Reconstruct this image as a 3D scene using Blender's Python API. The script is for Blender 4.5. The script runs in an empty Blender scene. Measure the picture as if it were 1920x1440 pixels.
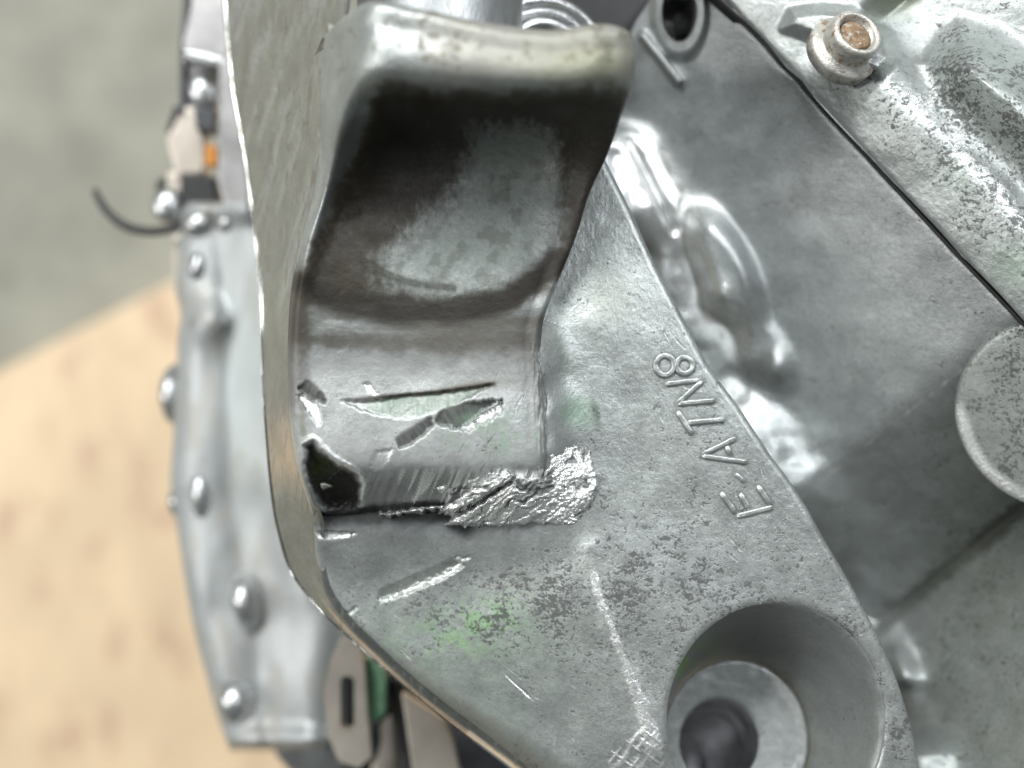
import bpy, bmesh, math
import numpy as np
from mathutils import Vector

# ------------------------------------------------------------------ camera, world, lamps
SC = bpy.context.scene
COL = SC.collection
K = 7e-5            # metres per unit (one unit = one photo pixel at the focus distance)
D = 2300.0          # camera height above the lettered pad, in units
ZB = -4500.0        # top of the board

cam = bpy.data.cameras.new("camera")
cam.sensor_width = 36.0
cam.lens = 18.0 * D / 960.0
cam.clip_start, cam.clip_end = 0.005, 50.0
cam.dof.use_dof = True
cam.dof.focus_distance = (D - 10) * K
cam.dof.aperture_fstop = cam.lens / 1000.0 / (70 * K)
cam_o = bpy.data.objects.new("camera", cam)
cam_o.location = (0, 0, D * K)
COL.objects.link(cam_o)
SC.camera = cam_o

W = bpy.data.worlds.new("World"); SC.world = W
W.use_nodes = True
bg = W.node_tree.nodes["Background"]
bg.inputs[0].default_value = (0.78, 0.87, 0.84, 1)
bg.inputs[1].default_value = 0.13

def lamp(name, loc, target, sx, sy, power, col):
    l = bpy.data.lights.new(name, 'AREA'); l.shape = 'RECTANGLE'
    l.size, l.size_y, l.energy, l.color = sx, sy, power, col
    o = bpy.data.objects.new(name, l); COL.objects.link(o)
    o.location = loc
    o.rotation_euler = (Vector(target) - Vector(loc)).to_track_quat('-Z', 'Y').to_euler()
    return o
lamp("tube_lamp", (-0.55, 1.15, 1.35), (0, 0, 0), 1.5, 0.16, 42, (0.97, 1.0, 0.99))
lamp("tube_lamp", (0.75, 0.75, 1.25), (0, 0, 0), 0.14, 1.3, 17, (0.93, 0.96, 1.0))
lamp("tube_lamp", (-1.5, -0.1, 0.9), (-0.1, 0, -0.3), 0.16, 1.3, 13, (1.0, 0.99, 0.96))

SC.view_settings.view_transform = 'Standard'
SC.view_settings.look = 'None'
SC.view_settings.exposure = 0.0
SC.view_settings.gamma = 1.0
SC.cycles.max_bounces = 6
SC.cycles.caustics_reflective = False
SC.cycles.caustics_refractive = False

# ------------------------------------------------------------------ helpers
GB = np.array([0.0, 0.0, ZB])       # origin of the gearbox, on the board

def world(px, py, z):
    f = (D - z) / D
    return (px - 960) * f, (720 - py) * f, z

def hash2(ix, iy, seed):
    h = (ix.astype(np.int64) * 374761393 + iy.astype(np.int64) * 668265263 + seed * 974634777) & 0x7fffffff
    h = ((h ^ (h >> 13)) * 1274126177) & 0x7fffffff
    h = (h ^ (h >> 16)) & 0xffff
    return h / 65535.0
def vnoise(x, y, seed=0):
    ix, iy = np.floor(x), np.floor(y)
    fx, fy = x - ix, y - iy
    fx = fx * fx * fx * (fx * (fx * 6 - 15) + 10); fy = fy * fy * fy * (fy * (fy * 6 - 15) + 10)
    a, b = hash2(ix, iy, seed), hash2(ix + 1, iy, seed)
    c, d = hash2(ix, iy + 1, seed), hash2(ix + 1, iy + 1, seed)
    return (a + (b - a) * fx) * (1 - fy) + (c + (d - c) * fx) * fy
def fbm(x, y, seed=0, oct=4, gain=0.5):
    s, a, t = 0.0, 1.0, 0.0
    for k in range(oct):
        s = s + a * vnoise(x * 2 ** k + 17.3 * k, y * 2 ** k - 9.1 * k, seed + k); t += a; a *= gain
    return s / t                       # 0..1
def sstep(a, b, x):
    t = np.clip((x - a) / (b - a), 0, 1); return t * t * (3 - 2 * t)
def polydist(px, py, poly):
    """signed distance to a closed polygon, positive inside"""
    P = np.array(poly, float); Q = np.roll(P, -1, 0)
    d = np.full(px.shape, 1e9); ins = np.zeros(px.shape, bool)
    for (x0, y0), (x1, y1) in zip(P, Q):
        ex, ey = x1 - x0, y1 - y0
        t = np.clip(((px - x0) * ex + (py - y0) * ey) / (ex * ex + ey * ey + 1e-9), 0, 1)
        d = np.minimum(d, np.hypot(px - x0 - t * ex, py - y0 - t * ey))
        c = ((y0 > py) != (y1 > py))
        with np.errstate(divide='ignore', invalid='ignore'):
            ins ^= c & (px < ex * (py - y0) / (ey if ey else 1e-9) + x0)
    return np.where(ins, d, -d)
def linedist(px, py, pts):
    d = np.full(px.shape, 1e9)
    for (x0, y0), (x1, y1) in zip(pts[:-1], pts[1:]):
        ex, ey = x1 - x0, y1 - y0
        t = np.clip(((px - x0) * ex + (py - y0) * ey) / (ex * ex + ey * ey + 1e-9), 0, 1)
        d = np.minimum(d, np.hypot(px - x0 - t * ex, py - y0 - t * ey))
    return d
def blob(px, py, cx, cy, rx, ry, ang=0.0, p=2.0):
    c, s = math.cos(math.radians(ang)), math.sin(math.radians(ang))
    u = ((px - cx) * c + (py - cy) * s) / rx; v = (-(px - cx) * s + (py - cy) * c) / ry
    return np.exp(-(u * u + v * v) ** (p / 2))
def rbf(pts, px, py):
    P = np.array(pts, float); n = len(P)
    def phi(r2):
        return np.where(r2 > 0, 0.5 * r2 * np.log(r2 + 1e-12), 0)
    X = P[:, :2] / 300.0
    r2 = ((X[:, None] - X[None]) ** 2).sum(-1)
    A = np.zeros((n + 3, n + 3)); A[:n, :n] = phi(r2) + np.eye(n) * 0.002
    A[:n, n] = 1; A[:n, n + 1:] = X; A[n, :n] = 1; A[n + 1:, :n] = X.T
    w = np.linalg.solve(A, np.concatenate([P[:, 2], np.zeros(3)]))
    gx, gy = px / 300.0, py / 300.0
    z = w[n] + w[n + 1] * gx + w[n + 2] * gy
    for i in range(n):
        z = z + w[i] * phi((gx - X[i, 0]) ** 2 + (gy - X[i, 1]) ** 2)
    return z
def cr(t, arr):
    """Catmull-Rom along axis 0 of arr at fractional indices t"""
    n = arr.shape[0]
    i = np.clip(np.floor(t).astype(int), 0, n - 2); f = (t - i)
    f = f.reshape((-1,) + (1,) * (arr.ndim - 1))
    p1, p2 = arr[i], arr[i + 1]
    p0 = np.where((i > 0).reshape(f.shape), arr[np.maximum(i - 1, 0)], 2 * p1 - p2)
    p3 = np.where((i < n - 2).reshape(f.shape), arr[np.minimum(i + 2, n - 1)], 2 * p2 - p1)
    return 0.5 * (2 * p1 + (p2 - p0) * f + (2 * p0 - 5 * p1 + 4 * p2 - p3) * f ** 2 + (3 * p1 - p0 - 3 * p2 + p3) * f ** 3)
def net(rows, nv, nu):
    a = np.array(rows, float)
    lens_v = np.linalg.norm(np.diff(a, axis=0), axis=-1).mean(1)
    cv = np.concatenate([[0], np.cumsum(lens_v)])
    tv = np.interp(np.linspace(0, cv[-1], nv), cv, np.arange(len(cv)))
    a = cr(tv, a)
    lens_u = np.linalg.norm(np.diff(a, axis=1), axis=-1).mean(0)
    cu = np.concatenate([[0], np.cumsum(lens_u)])
    tu = np.interp(np.linspace(0, cu[-1], nu), cu, np.arange(len(cu)))
    a = np.swapaxes(cr(tu, np.swapaxes(a, 0, 1)), 0, 1)
    return a[..., 0].copy(), a[..., 1].copy(), a[..., 2].copy()
def curve(keys, y):
    k = np.array(keys, float)
    i = np.interp(y, k[:, 0], np.arange(len(k)))
    return cr(np.atleast_1d(i), k[:, 1:2])[:, 0]

def link(name, me, mat, parent=None, smooth=True, loc=None):
    o = bpy.data.objects.new(name, me)
    COL.objects.link(o)
    if mat: me.materials.append(mat)
    if parent is not None: o.parent = parent
    if smooth and len(me.polygons):
        me.polygons.foreach_set("use_smooth", np.ones(len(me.polygons), bool))
    me.update()
    return o
def raw_mesh(name, V, F, off=GB):
    me = bpy.data.meshes.new(name)
    V = (np.asarray(V, float) - off) * K
    F = np.asarray(F, np.int32)
    n = F.shape[1]
    me.vertices.add(len(V)); me.vertices.foreach_set("co", V.astype(np.float32).ravel())
    me.loops.add(F.size); me.loops.foreach_set("vertex_index", F.ravel())
    me.polygons.add(len(F))
    me.polygons.foreach_set("loop_start", np.arange(0, F.size, n, dtype=np.int32))
    me.update(calc_edges=True)
    return me
def grid(name, px, py, z, mat, parent, tint=None, wear=None, keep=None, smooth=True, uv=None):
    nv, nu = px.shape
    X, Y, Z = world(px, py, z)
    V = np.stack([X, Y, Z], -1).reshape(-1, 3)
    idx = np.arange(nv * nu).reshape(nv, nu)
    F = np.stack([idx[:-1, :-1], idx[1:, :-1], idx[1:, 1:], idx[:-1, 1:]], -1)
    F = F[keep] if keep is not None else F.reshape(-1, 4)
    me = raw_mesh(name, V, F)
    for nm, a in (("tint", tint), ("wear", wear), ("flow", uv)):
        if a is not None:
            at = me.attributes.new(nm, 'FLOAT_COLOR', 'POINT')
            at.data.foreach_set("color", a.reshape(-1, 4).astype(np.float32).ravel())
    return link(name, me, mat, parent, smooth)
def from_bm(name, bm, mat, parent=None, smooth=True, off=GB):
    bmesh.ops.recalc_face_normals(bm, faces=bm.faces)
    for v in bm.verts:
        v.co = (v.co - Vector(off)) * K
    me = bpy.data.meshes.new(name); bm.to_mesh(me); bm.free()
    if mat.name.startswith('cast_') or mat.name.startswith('machined_al'):
        for nm in ('tint', 'wear'):
            at = me.attributes.new(nm, 'FLOAT_COLOR', 'POINT')
            at.data.foreach_set('color', np.zeros(len(me.vertices) * 4, np.float32))
    return link(name, me, mat, parent, smooth)
def prism(name, poly, ztop, thick, mat, parent=None, bevel=4, off=GB, hole=None, smooth=False):
    """outline in photo units at its own height, with real thickness, all edges rounded"""
    bm = bmesh.new()
    zs = ztop if hasattr(ztop, '__len__') else [ztop] * len(poly)
    top = [bm.verts.new(world(x, y, zz)) for (x, y), zz in zip(poly, zs)]
    bot = [bm.verts.new((v.co.x, v.co.y, v.co.z - thick)) for v in top]
    n = len(top)
    if hole:
        ht = [bm.verts.new(world(x, y, zs[0])) for x, y in hole]
        hb = [bm.verts.new((v.co.x, v.co.y, v.co.z - thick)) for v in ht]
        m = len(ht)
        for ring_a, ring_b in ((top, ht), (bot, hb)):
            ed = []
            for r in (ring_a, ring_b):
                for i in range(len(r)):
                    ed.append(bm.edges.new((r[i], r[(i + 1) % len(r)])))
            bmesh.ops.triangle_fill(bm, use_beauty=True, edges=ed)
        for i in range(m):
            bm.faces.new((ht[i], ht[(i + 1) % m], hb[(i + 1) % m], hb[i]))
    else:
        bm.faces.new(top); bm.faces.new(bot[::-1])
    for i in range(n):
        bm.faces.new((top[i], top[(i + 1) % n], bot[(i + 1) % n], bot[i]))
    if bevel and not hole:
        bmesh.ops.bevel(bm, geom=list(bm.edges), offset=bevel, segments=3, profile=0.5, affect='EDGES')
    return from_bm(name, bm, mat, parent, smooth, off)
def tube(name, pts, rad, mat, parent=None, seg=14, off=GB, sub=8, is_world=False):
    p = np.array([q if is_world else world(*q) for q in pts], float)
    t = np.linspace(0, len(p) - 1, (len(p) - 1) * sub + 1)
    c = cr(t, p)
    r = np.interp(t, np.arange(len(p)), rad if hasattr(rad, '__len__') else [rad] * len(p))
    bm = bmesh.new(); rings = []
    ref = Vector((0.13, 0.31, 0.94))
    for i in range(len(c)):
        d = Vector(c[min(i + 1, len(c) - 1)] - c[max(i - 1, 0)]).normalized()
        a = d.cross(ref).normalized(); b = d.cross(a)
        rings.append([bm.verts.new(Vector(c[i]) + (a * math.cos(k * 2 * math.pi / seg) + b * math.sin(k * 2 * math.pi / seg)) * r[i]) for k in range(seg)])
    for A, B in zip(rings[:-1], rings[1:]):
        for k in range(seg):
            bm.faces.new((A[k], A[(k + 1) % seg], B[(k + 1) % seg], B[k]))
    bm.faces.new(rings[0][::-1]); bm.faces.new(rings[-1])
    return from_bm(name, bm, mat, parent, True, off)
def lathe(name, centre, prof, mat, parent=None, seg=64, axis=(0, 0, 1), sq=(1, 1), off=GB, smooth=True):
    """profile of (radius, height) round an axis through a world point"""
    ax = Vector(axis).normalized()
    a = ax.orthogonal().normalized(); b = ax.cross(a)
    bm = bmesh.new(); rings = []
    for r, h in prof:
        rings.append([bm.verts.new(Vector(centre) + ax * h + (a * math.cos(k * 2 * math.pi / seg) * sq[0] + b * math.sin(k * 2 * math.pi / seg) * sq[1]) * r) for k in range(seg)])
    for A, B in zip(rings[:-1], rings[1:]):
        for k in range(seg):
            bm.faces.new((A[k], A[(k + 1) % seg], B[(k + 1) % seg], B[k]))
    if prof[0][0] > 0.01: bm.faces.new(rings[0][::-1])
    if prof[-1][0] > 0.01: bm.faces.new(rings[-1])
    bmesh.ops.remove_doubles(bm, verts=bm.verts, dist=0.01)
    return from_bm(name, bm, mat, parent, smooth, off)

# ------------------------------------------------------------------ materials
def new_mat(name):
    m = bpy.data.materials.new(name); m.use_nodes = True
    nt = m.node_tree
    return m, nt, nt.nodes["Principled BSDF"]
class NB:
    def __init__(s, nt): s.nt = nt
    def n(s, t, **kw):
        x = s.nt.nodes.new(t)
        for k, v in kw.items(): setattr(x, k, v)
        return x
    def put(s, sock, v):
        if hasattr(v, 'is_linked'): s.nt.links.new(v, sock)
        elif isinstance(v, (int, float)): sock.default_value = v
        else: sock.default_value = tuple(v) + ((1,) if len(v) == 3 and sock.type == 'RGBA' else ())
    def math(s, op, a, b=0.0, c=0.0, clamp=False):
        x = s.n('ShaderNodeMath', operation=op, use_clamp=clamp)
        for i, v in enumerate((a, b, c)): s.put(x.inputs[i], v)
        return x.outputs[0]
    def mix(s, f, a, b):
        x = s.n('ShaderNodeMix', data_type='RGBA')
        s.put(x.inputs[0], f); s.put(x.inputs[6], a); s.put(x.inputs[7], b)
        return x.outputs[2]
    def coords(s, scale=(1, 1, 1), rot=0.0):
        tc = s.n('ShaderNodeTexCoord'); mp = s.n('ShaderNodeMapping')
        s.nt.links.new(tc.outputs['Object'], mp.inputs[0])
        mp.inputs['Scale'].default_value = tuple(q / K / 100.0 for q in scale)   # 1 texture unit = 100 units
        mp.inputs['Rotation'].default_value = (0, 0, math.radians(rot))
        return mp.outputs[0]
    def noise(s, vec, scale, detail=4, rough=0.55, dist=0.0):
        x = s.n('ShaderNodeTexNoise'); s.nt.links.new(vec, x.inputs['Vector'])
        x.inputs['Scale'].default_value = scale; x.inputs['Detail'].default_value = detail
        x.inputs['Roughness'].default_value = rough; x.inputs['Distortion'].default_value = dist
        return x.outputs[0]
    def ramp(s, v, a, b):
        x = s.n('ShaderNodeMapRange', interpolation_type='SMOOTHSTEP')
        s.put(x.inputs[0], v); s.put(x.inputs[1], a); s.put(x.inputs[2], b)
        return x.outputs[0]
    def attr(s, name):
        x = s.n('ShaderNodeAttribute', attribute_name=name)
        sp = s.n('ShaderNodeSeparateColor'); s.nt.links.new(x.outputs[0], sp.inputs[0])
        return x.outputs[0], sp.outputs[0], sp.outputs[1], sp.outputs[2], x.outputs[3]

def cast_material(name, base=(0.435, 0.458, 0.450), rough=0.40, metal=0.70, speck=1.0, bump=0.42):
    """sand-cast aluminium. tint = stain or painted-light colour + amount; wear = speckle, bare metal or painted highlight, gloss, relief"""
    m, nt, bs = new_mat(name); B = NB(nt)
    c = B.coords(); cd = B.coords((0.75, 1.1, 1), -25); cs = B.coords((1.0, 0.8, 1), 20)
    tcol, _, _, _, tam = B.attr("tint")
    _, wsp, wbare, wgl, wrel = B.attr("wear")
    mott = B.noise(c, 1.7, 6, 0.62)
    fine = B.noise(c, 22, 3, 0.7)
    med = B.noise(cd, 7.5, 5, 0.7, 0.6)
    col = B.mix(B.ramp(mott, 0.32, 0.72), tuple(v * 0.80 for v in base), tuple(min(1, v * 1.14) for v in base))
    col = B.mix(B.math('MULTIPLY', B.ramp(B.noise(c, 34, 4, 0.75), 0.46, 0.66), 0.42), col, tuple(v * 1.45 for v in base))
    # thin smear of grey grime everywhere
    gr = B.ramp(med, 0.50, 0.70)
    salt = B.noise(cs, 16, 5, 0.75)
    col = B.mix(B.math('MULTIPLY', B.ramp(salt, 0.50, 0.64), 0.34), col, tuple(v * 0.45 for v in base))
    col = B.mix(B.math('MULTIPLY', gr, B.math('MULTIPLY', B.math('ADD', wsp, 0.15), 0.40)), col, (0.16, 0.165, 0.155))
    hn = B.noise(cs, 9.0, 3, 0.55, 0.8)
    hair = B.math('SUBTRACT', 1.0, B.ramp(B.math('ABSOLUTE', B.math('SUBTRACT', hn, 0.5)), 0.004, 0.016))
    hair = B.math('MULTIPLY', hair, B.math('MULTIPLY', B.ramp(mott, 0.42, 0.62), 0.34))
    col = B.mix(hair, col, tuple(v * 0.30 for v in base))
    # stain
    edge = B.noise(c, 9, 5, 0.65)
    am = B.ramp(B.math('ADD', tam, B.math('MULTIPLY', B.math('SUBTRACT', edge, 0.5), B.math('MULTIPLY', B.math('MULTIPLY', tam, B.math('SUBTRACT', 1.0, tam)), 1.5))), 0.0, 1.0)
    col = B.mix(am, col, tcol)
    # dark specks
    spn = B.math('ADD', B.math('MULTIPLY', B.noise(cd, 9.0, 5, 0.70, 0.5), 0.66), B.math('MULTIPLY', B.noise(cs, 19.0, 3, 0.65), 0.36))
    clus = B.noise(c, 1.6, 3, 0.5)
    thr = B.math('SUBTRACT', 0.660, B.math('MULTIPLY', wsp, 0.145))
    val = B.math('ADD', spn, B.math('MULTIPLY', B.math('SUBTRACT', clus, 0.5), 0.30))
    dk = B.math('MULTIPLY', B.ramp(B.math('SUBTRACT', val, thr), -0.03, 0.075), B.math('MULTIPLY', B.ramp(wsp, 0.0, 0.15), 0.86 * speck))
    col = B.mix(dk, col, (0.052, 0.052, 0.050))
    # bare metal
    bn = B.noise(c, 30, 3, 0.7)
    bare = B.ramp(B.math('ADD', wbare, B.math('MULTIPLY', B.math('SUBTRACT', bn, 0.5), B.math('MULTIPLY', B.ramp(wbare, 0.0, 0.3), 0.7))), 0.25, 0.75)
    col = B.mix(bare, col, (0.90, 0.91, 0.90))
    nt.links.new(col, bs.inputs['Base Color'])
    mt = B.math('MULTIPLY', metal, B.math('SUBTRACT', 1.0, B.math('MULTIPLY', am, 0.75)))
    mt = B.math('MULTIPLY', mt, B.math('SUBTRACT', 1.0, dk))
    nt.links.new(B.math('ADD', mt, B.math('MULTIPLY', bare, B.math('SUBTRACT', 0.80, mt))), bs.inputs['Metallic'])
    r = B.math('ADD', rough, B.math('MULTIPLY', B.math('SUBTRACT', mott, 0.5), 0.25))
    r = B.math('SUBTRACT', r, B.math('MULTIPLY', wgl, 0.32))
    r = B.math('SUBTRACT', r, B.math('MULTIPLY', bare, 0.10))
    nt.links.new(B.math('ADD', r, B.math('MULTIPLY', dk, 0.2), clamp=True), bs.inputs['Roughness'])
    nt.links.new(B.math('SUBTRACT', 0.5, B.math('MULTIPLY', am, 0.34)), bs.inputs['Specular IOR Level'])
    h = B.math('ADD', B.math('MULTIPLY', fine, 0.5), B.math('MULTIPLY', mott, 0.25))
    h = B.math('ADD', h, B.math('MULTIPLY', dk, -0.35))
    h = B.math('ADD', h, B.math('MULTIPLY', B.noise(c, 55, 2, 0.6), B.math('ADD', 0.22, B.math('MULTIPLY', wrel, 1.3))))
    h = B.math('ADD', h, B.math('MULTIPLY', B.noise(cd, 14, 4, 0.7, 1.5), B.math('MULTIPLY', wrel, 3.0)))
    bp = B.n('ShaderNodeBump'); bp.inputs['Strength'].default_value = bump; bp.inputs['Distance'].default_value = 3.2 * K
    nt.links.new(h, bp.inputs['Height']); nt.links.new(bp.outputs[0], bs.inputs['Normal'])
    return m
M_CAST = cast_material("cast_aluminium")
M_CAST2 = cast_material("cast_aluminium_casing", base=(0.41, 0.43, 0.432), rough=0.42, metal=0.7)

def simple(name, col, rough=0.5, metal=0.0, var=0.25, scale=3.0, bump=0.3, stretch=(1, 1, 1), rot=0, dark=None, darkamt=0.0):
    m, nt, bs = new_mat(name); B = NB(nt)
    c = B.coords(stretch, rot)
    n1 = B.noise(c, scale, 6, 0.6)
    cc = B.mix(B.ramp(n1, 0.3, 0.7), tuple(v * (1 - var) for v in col), tuple(min(1, v * (1 + var)) for v in col))
    if dark:
        n2 = B.noise(c, scale * 2.3, 5, 0.65)
        cc = B.mix(B.math('MULTIPLY', B.ramp(n2, 0.52, 0.66), darkamt), cc, dark)
    nt.links.new(cc, bs.inputs['Base Color'])
    bs.inputs['Metallic'].default_value = metal
    nt.links.new(B.math('ADD', rough - 0.06, B.math('MULTIPLY', n1, 0.12)), bs.inputs['Roughness'])
    if bump:
        bp = B.n('ShaderNodeBump'); bp.inputs['Strength'].default_value = bump; bp.inputs['Distance'].default_value = 3 * K
        nt.links.new(B.noise(c, scale * 6, 4, 0.6), bp.inputs['Height']); nt.links.new(bp.outputs[0], bs.inputs['Normal'])
    return m
M_SIDE = simple("machined_side", (0.42, 0.40, 0.36), 0.30, 0.85, 0.16, 1.6, 0.35, (2.6, 0.35, 0.6), 8, (0.17, 0.14, 0.10), 0.65)
M_ALU = simple("polished_cast", (0.62, 0.63, 0.64), 0.22, 0.95, 0.10, 2.0, 0.35)
M_FLANGE = simple("flange_cast", (0.43, 0.45, 0.46), 0.42, 0.75, 0.18, 1.2, 0.3, (1, 0.5, 1), 0, (0.26, 0.23, 0.19), 0.5)
M_SHEET = simple("sheet_metal", (0.44, 0.43, 0.43), 0.35, 0.8, 0.12, 1.5, 0.2)
M_TAN = simple("zinc_bracket", (0.56, 0.50, 0.44), 0.38, 0.65, 0.10, 1.0, 0.2)
M_BLACK = simple("black_rubber_and_void", (0.018, 0.018, 0.019), 0.5, 0.0, 0.3, 3, 0.2)
M_DARK = simple("dark_plastic", (0.06, 0.062, 0.07), 0.45, 0.0, 0.2, 3, 0.2)
M_ORANGE = simple("orange_plastic", (0.62, 0.24, 0.03), 0.45, 0.0, 0.15, 3, 0.1)
M_GREEN = simple("green_plastic", (0.26, 0.50, 0.32), 0.35, 0.0, 0.35, 2, 0.1)
M_BOLT = simple("zinc_bolt", (0.62, 0.60, 0.55), 0.42, 0.6, 0.25, 3, 0.5, (1, 1, 1), 0, (0.30, 0.15, 0.06), 0.7)
M_RUST = simple("rust", (0.30, 0.20, 0.12), 0.7, 0.2, 0.4, 5, 0.9, (1, 1, 1), 0, (0.55, 0.52, 0.47), 0.9)
M_BOARD = simple("plywood", (0.70, 0.53, 0.35), 0.6, 0.0, 0.10, 0.22, 0.2, (1, 0.5, 1), 25, (0.48, 0.31, 0.21), 0.8)
M_FLOOR = simple("concrete", (0.285, 0.278, 0.23), 0.75, 0.0, 0.18, 0.16, 0.3, (1, 1, 1), 0, (0.19, 0.18, 0.145), 0.5)

def rgba(shape, col=(0, 0, 0), a=0.0):
    t = np.zeros(shape + (4,)); t[..., :3] = col; t[..., 3] = a; return t
def stain_or_light(t, mask, col):  # real stains, plus some shade and reflections painted as colour
    """lay a stain over the ones below"""
    m = np.clip(mask, 0, 1)
    a0 = t[..., 3]; a1 = m + a0 * (1 - m)
    w = np.where(a1 > 1e-6, m / np.maximum(a1, 1e-6), 0)[..., None]
    t[..., :3] = t[..., :3] * (1 - w) + np.array(col) * w
    t[..., 3] = a1
def groove(px, py, p0, p1, wu, wd, depth, sharp=0.7, wob=0.0, seed=1):
    """V-shaped gouge: returns height change, mask of the upper and of the lower flank"""
    ex, ey = p1[0] - p0[0], p1[1] - p0[1]; L = math.hypot(ex, ey)
    t = ((px - p0[0]) * ex + (py - p0[1]) * ey) / L / L
    n = ((py - p0[1]) * ex - (px - p0[0]) * ey) / L
    if wob: n = n + wob * (fbm(t * L / 14, n / 60, seed, 3) - 0.5) * 2
    w = np.where((t > 0) & (t < 1), np.sin(np.pi * np.clip(t, 0, 1)) ** sharp, 0)
    if wob: w = w * (0.45 + 1.1 * fbm(t * L / 17, 0 * t, seed + 9, 3))
    up = np.clip(1 + n / (wu * w + 0.01), 0, 1) * (n <= 0)
    dn = np.clip(1 - n / (wd * w + 0.01), 0, 1) * (n > 0)
    lip = np.exp(-((n - wd * w) / (2.0 + 0.08 * wd)) ** 2) * (w > 0.12) * (0.3 + vnoise(t * L / 9, 0 * t, seed + 3))
    drag = (fbm(t * L / 60, n / 2.2, seed + 5, 2) - 0.5) * ((up + dn) > 0.05)
    return -depth * w * (up + dn) + depth * 0.30 * lip + 0.16 * depth * drag, sstep(0.02, 0.25, up) * (w > 0.05), sstep(0.02, 0.25, dn) * (w > 0.05)

def facet(px, py, poly, valley, depth, seed, rag=2.5):
    """a cut facet: deepest along the valley line, running out at the far side of its outline"""
    x0, x1 = min(p[0] for p in poly) - 12, max(p[0] for p in poly) + 12; y0, y1 = min(p[1] for p in poly) - 12, max(p[1] for p in poly) + 12
    m = (px > x0) & (px < x1) & (py > y0) & (py < y1)
    dz = np.zeros(px.shape); mk = np.zeros(px.shape); st = np.zeros(px.shape)
    X, Y = px[m], py[m]
    d = polydist(X, Y, poly) + rag * 2.6 * (fbm(X / 7, Y / 7, seed, 3) - 0.5) + 1.8 * (vnoise(X / 4.5, Y / 4.5, seed + 4) - 0.5)
    v = linedist(X, Y, valley); P = np.array(poly, float)
    far = max(6.0, linedist(P[:, 0], P[:, 1], valley).max())
    ang = math.atan2(valley[-1][1] - valley[0][1], valley[-1][0] - valley[0][0])
    u, w = X * math.cos(ang) + Y * math.sin(ang), -X * math.sin(ang) + Y * math.cos(ang)
    dr = fbm(u / 3.0, w / 40, seed + 1, 3) - 0.5
    ins = sstep(-2.0, 3.0, d)
    dz[m] = -ins * depth * np.clip(1.05 - v / far, 0.0, 1) ** 0.9 + ins * dr * depth * 0.16
    mk[m] = sstep(-2.5, 4.0, d) * (1 - 0.45 * np.clip(v / far, 0, 1) ** 2); st[m] = dr + 0.5
    return dz, mk, st

# ------------------------------------------------------------------ setting: floor and board
def slab(name, corners, ztop, thick, mat, bevel):
    bm = bmesh.new()
    top = [bm.verts.new(world(x, y, ztop)) for x, y in corners]
    bot = [bm.verts.new((v.co.x, v.co.y, ztop - thick)) for v in top]
    bm.faces.new(top); bm.faces.new(bot[::-1])
    for i in range(4): bm.faces.new((top[i], top[(i + 1) % 4], bot[(i + 1) % 4], bot[i]))
    if bevel: bmesh.ops.bevel(bm, geom=list(bm.edges), offset=bevel, segments=2, affect='EDGES')
    return from_bm(name, bm, mat, None, False, np.zeros(3))
fl = slab("concrete_floor", [(-9000, -9000), (11000, -9000), (11000, 11000), (-9000, 11000)], ZB - 260, 300, M_FLOOR, 0)
fl["kind"] = "structure"
e = np.array([320.0, -165.0]); e /= np.linalg.norm(e); nrm = np.array([0.458, 0.889])
a0 = np.array([0.0, 695.0]) - e * 900; a1 = np.array([0.0, 695.0]) + e * 2300
bo = slab("wooden_board", [tuple(a0), tuple(a1), tuple(a1 + nrm * 2000), tuple(a0 + nrm * 2000)], ZB, 256, M_BOARD, 6)
bo["label"] = "pale tan wooden board lying on the concrete floor under the gearbox"
bo["category"] = "board"

# ------------------------------------------------------------------ the gearbox
G = bpy.data.objects.new("gearbox", None); COL.objects.link(G)
G.location = tuple(GB * K)
G["label"] = "weathered grey cast aluminium gearbox with a chipped mounting lug standing on the board"
G["category"] = "gearbox"

REDGE = [(-60, 1010), (60, 1050), (170, 1085), (290, 1130), (390, 1180), (500, 1230), (600, 1282), (680, 1325), (760, 1383), (850, 1442),
         (930, 1500), (1010, 1545), (1090, 1592), (1170, 1634), (1250, 1672), (1340, 1702), (1440, 1724), (1540, 1738)]
LEDGE = [(130, 1035), (240, 1105), (300, 1105), (360, 1080), (430, 1050), (500, 1026), (560, 1006), (610, 985), (680, 890), (760, 760), (840, 630), (900, 590), (960, 586), (1010, 590), (1060, 594), (1110, 606), (1165, 642),
         (1225, 702), (1300, 784), (1360, 862), (1430, 962), (1470, 1015), (1540, 1105)]

def ell(cx, cy, rx, ry, n=26): return [(cx + rx * math.cos(2 * math.pi * k / n), cy + ry * math.sin(2 * math.pi * k / n)) for k in range(n + 1)]
LET = [[[(1382, 968), (1449, 951)], [(1352, 923), (1381, 964)], [(1388, 925), (1406, 957)], [(1421, 911), (1446, 948)]],
       [[(1378, 887), (1397, 905)]],
       [[(1380, 822), (1317, 852)], [(1317, 855), (1402, 867)], [(1362, 834), (1371, 857)]],
       [[(1270, 771), (1300, 816)], [(1288, 793), (1360, 786)]],
       [[(1248, 720), (1315, 712)], [(1317, 714), (1270, 757)], [(1270, 757), (1341, 751)]],
       [ell(1247, 685, 17, 18.5), ell(1284, 685, 15, 15.5)]]

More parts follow.
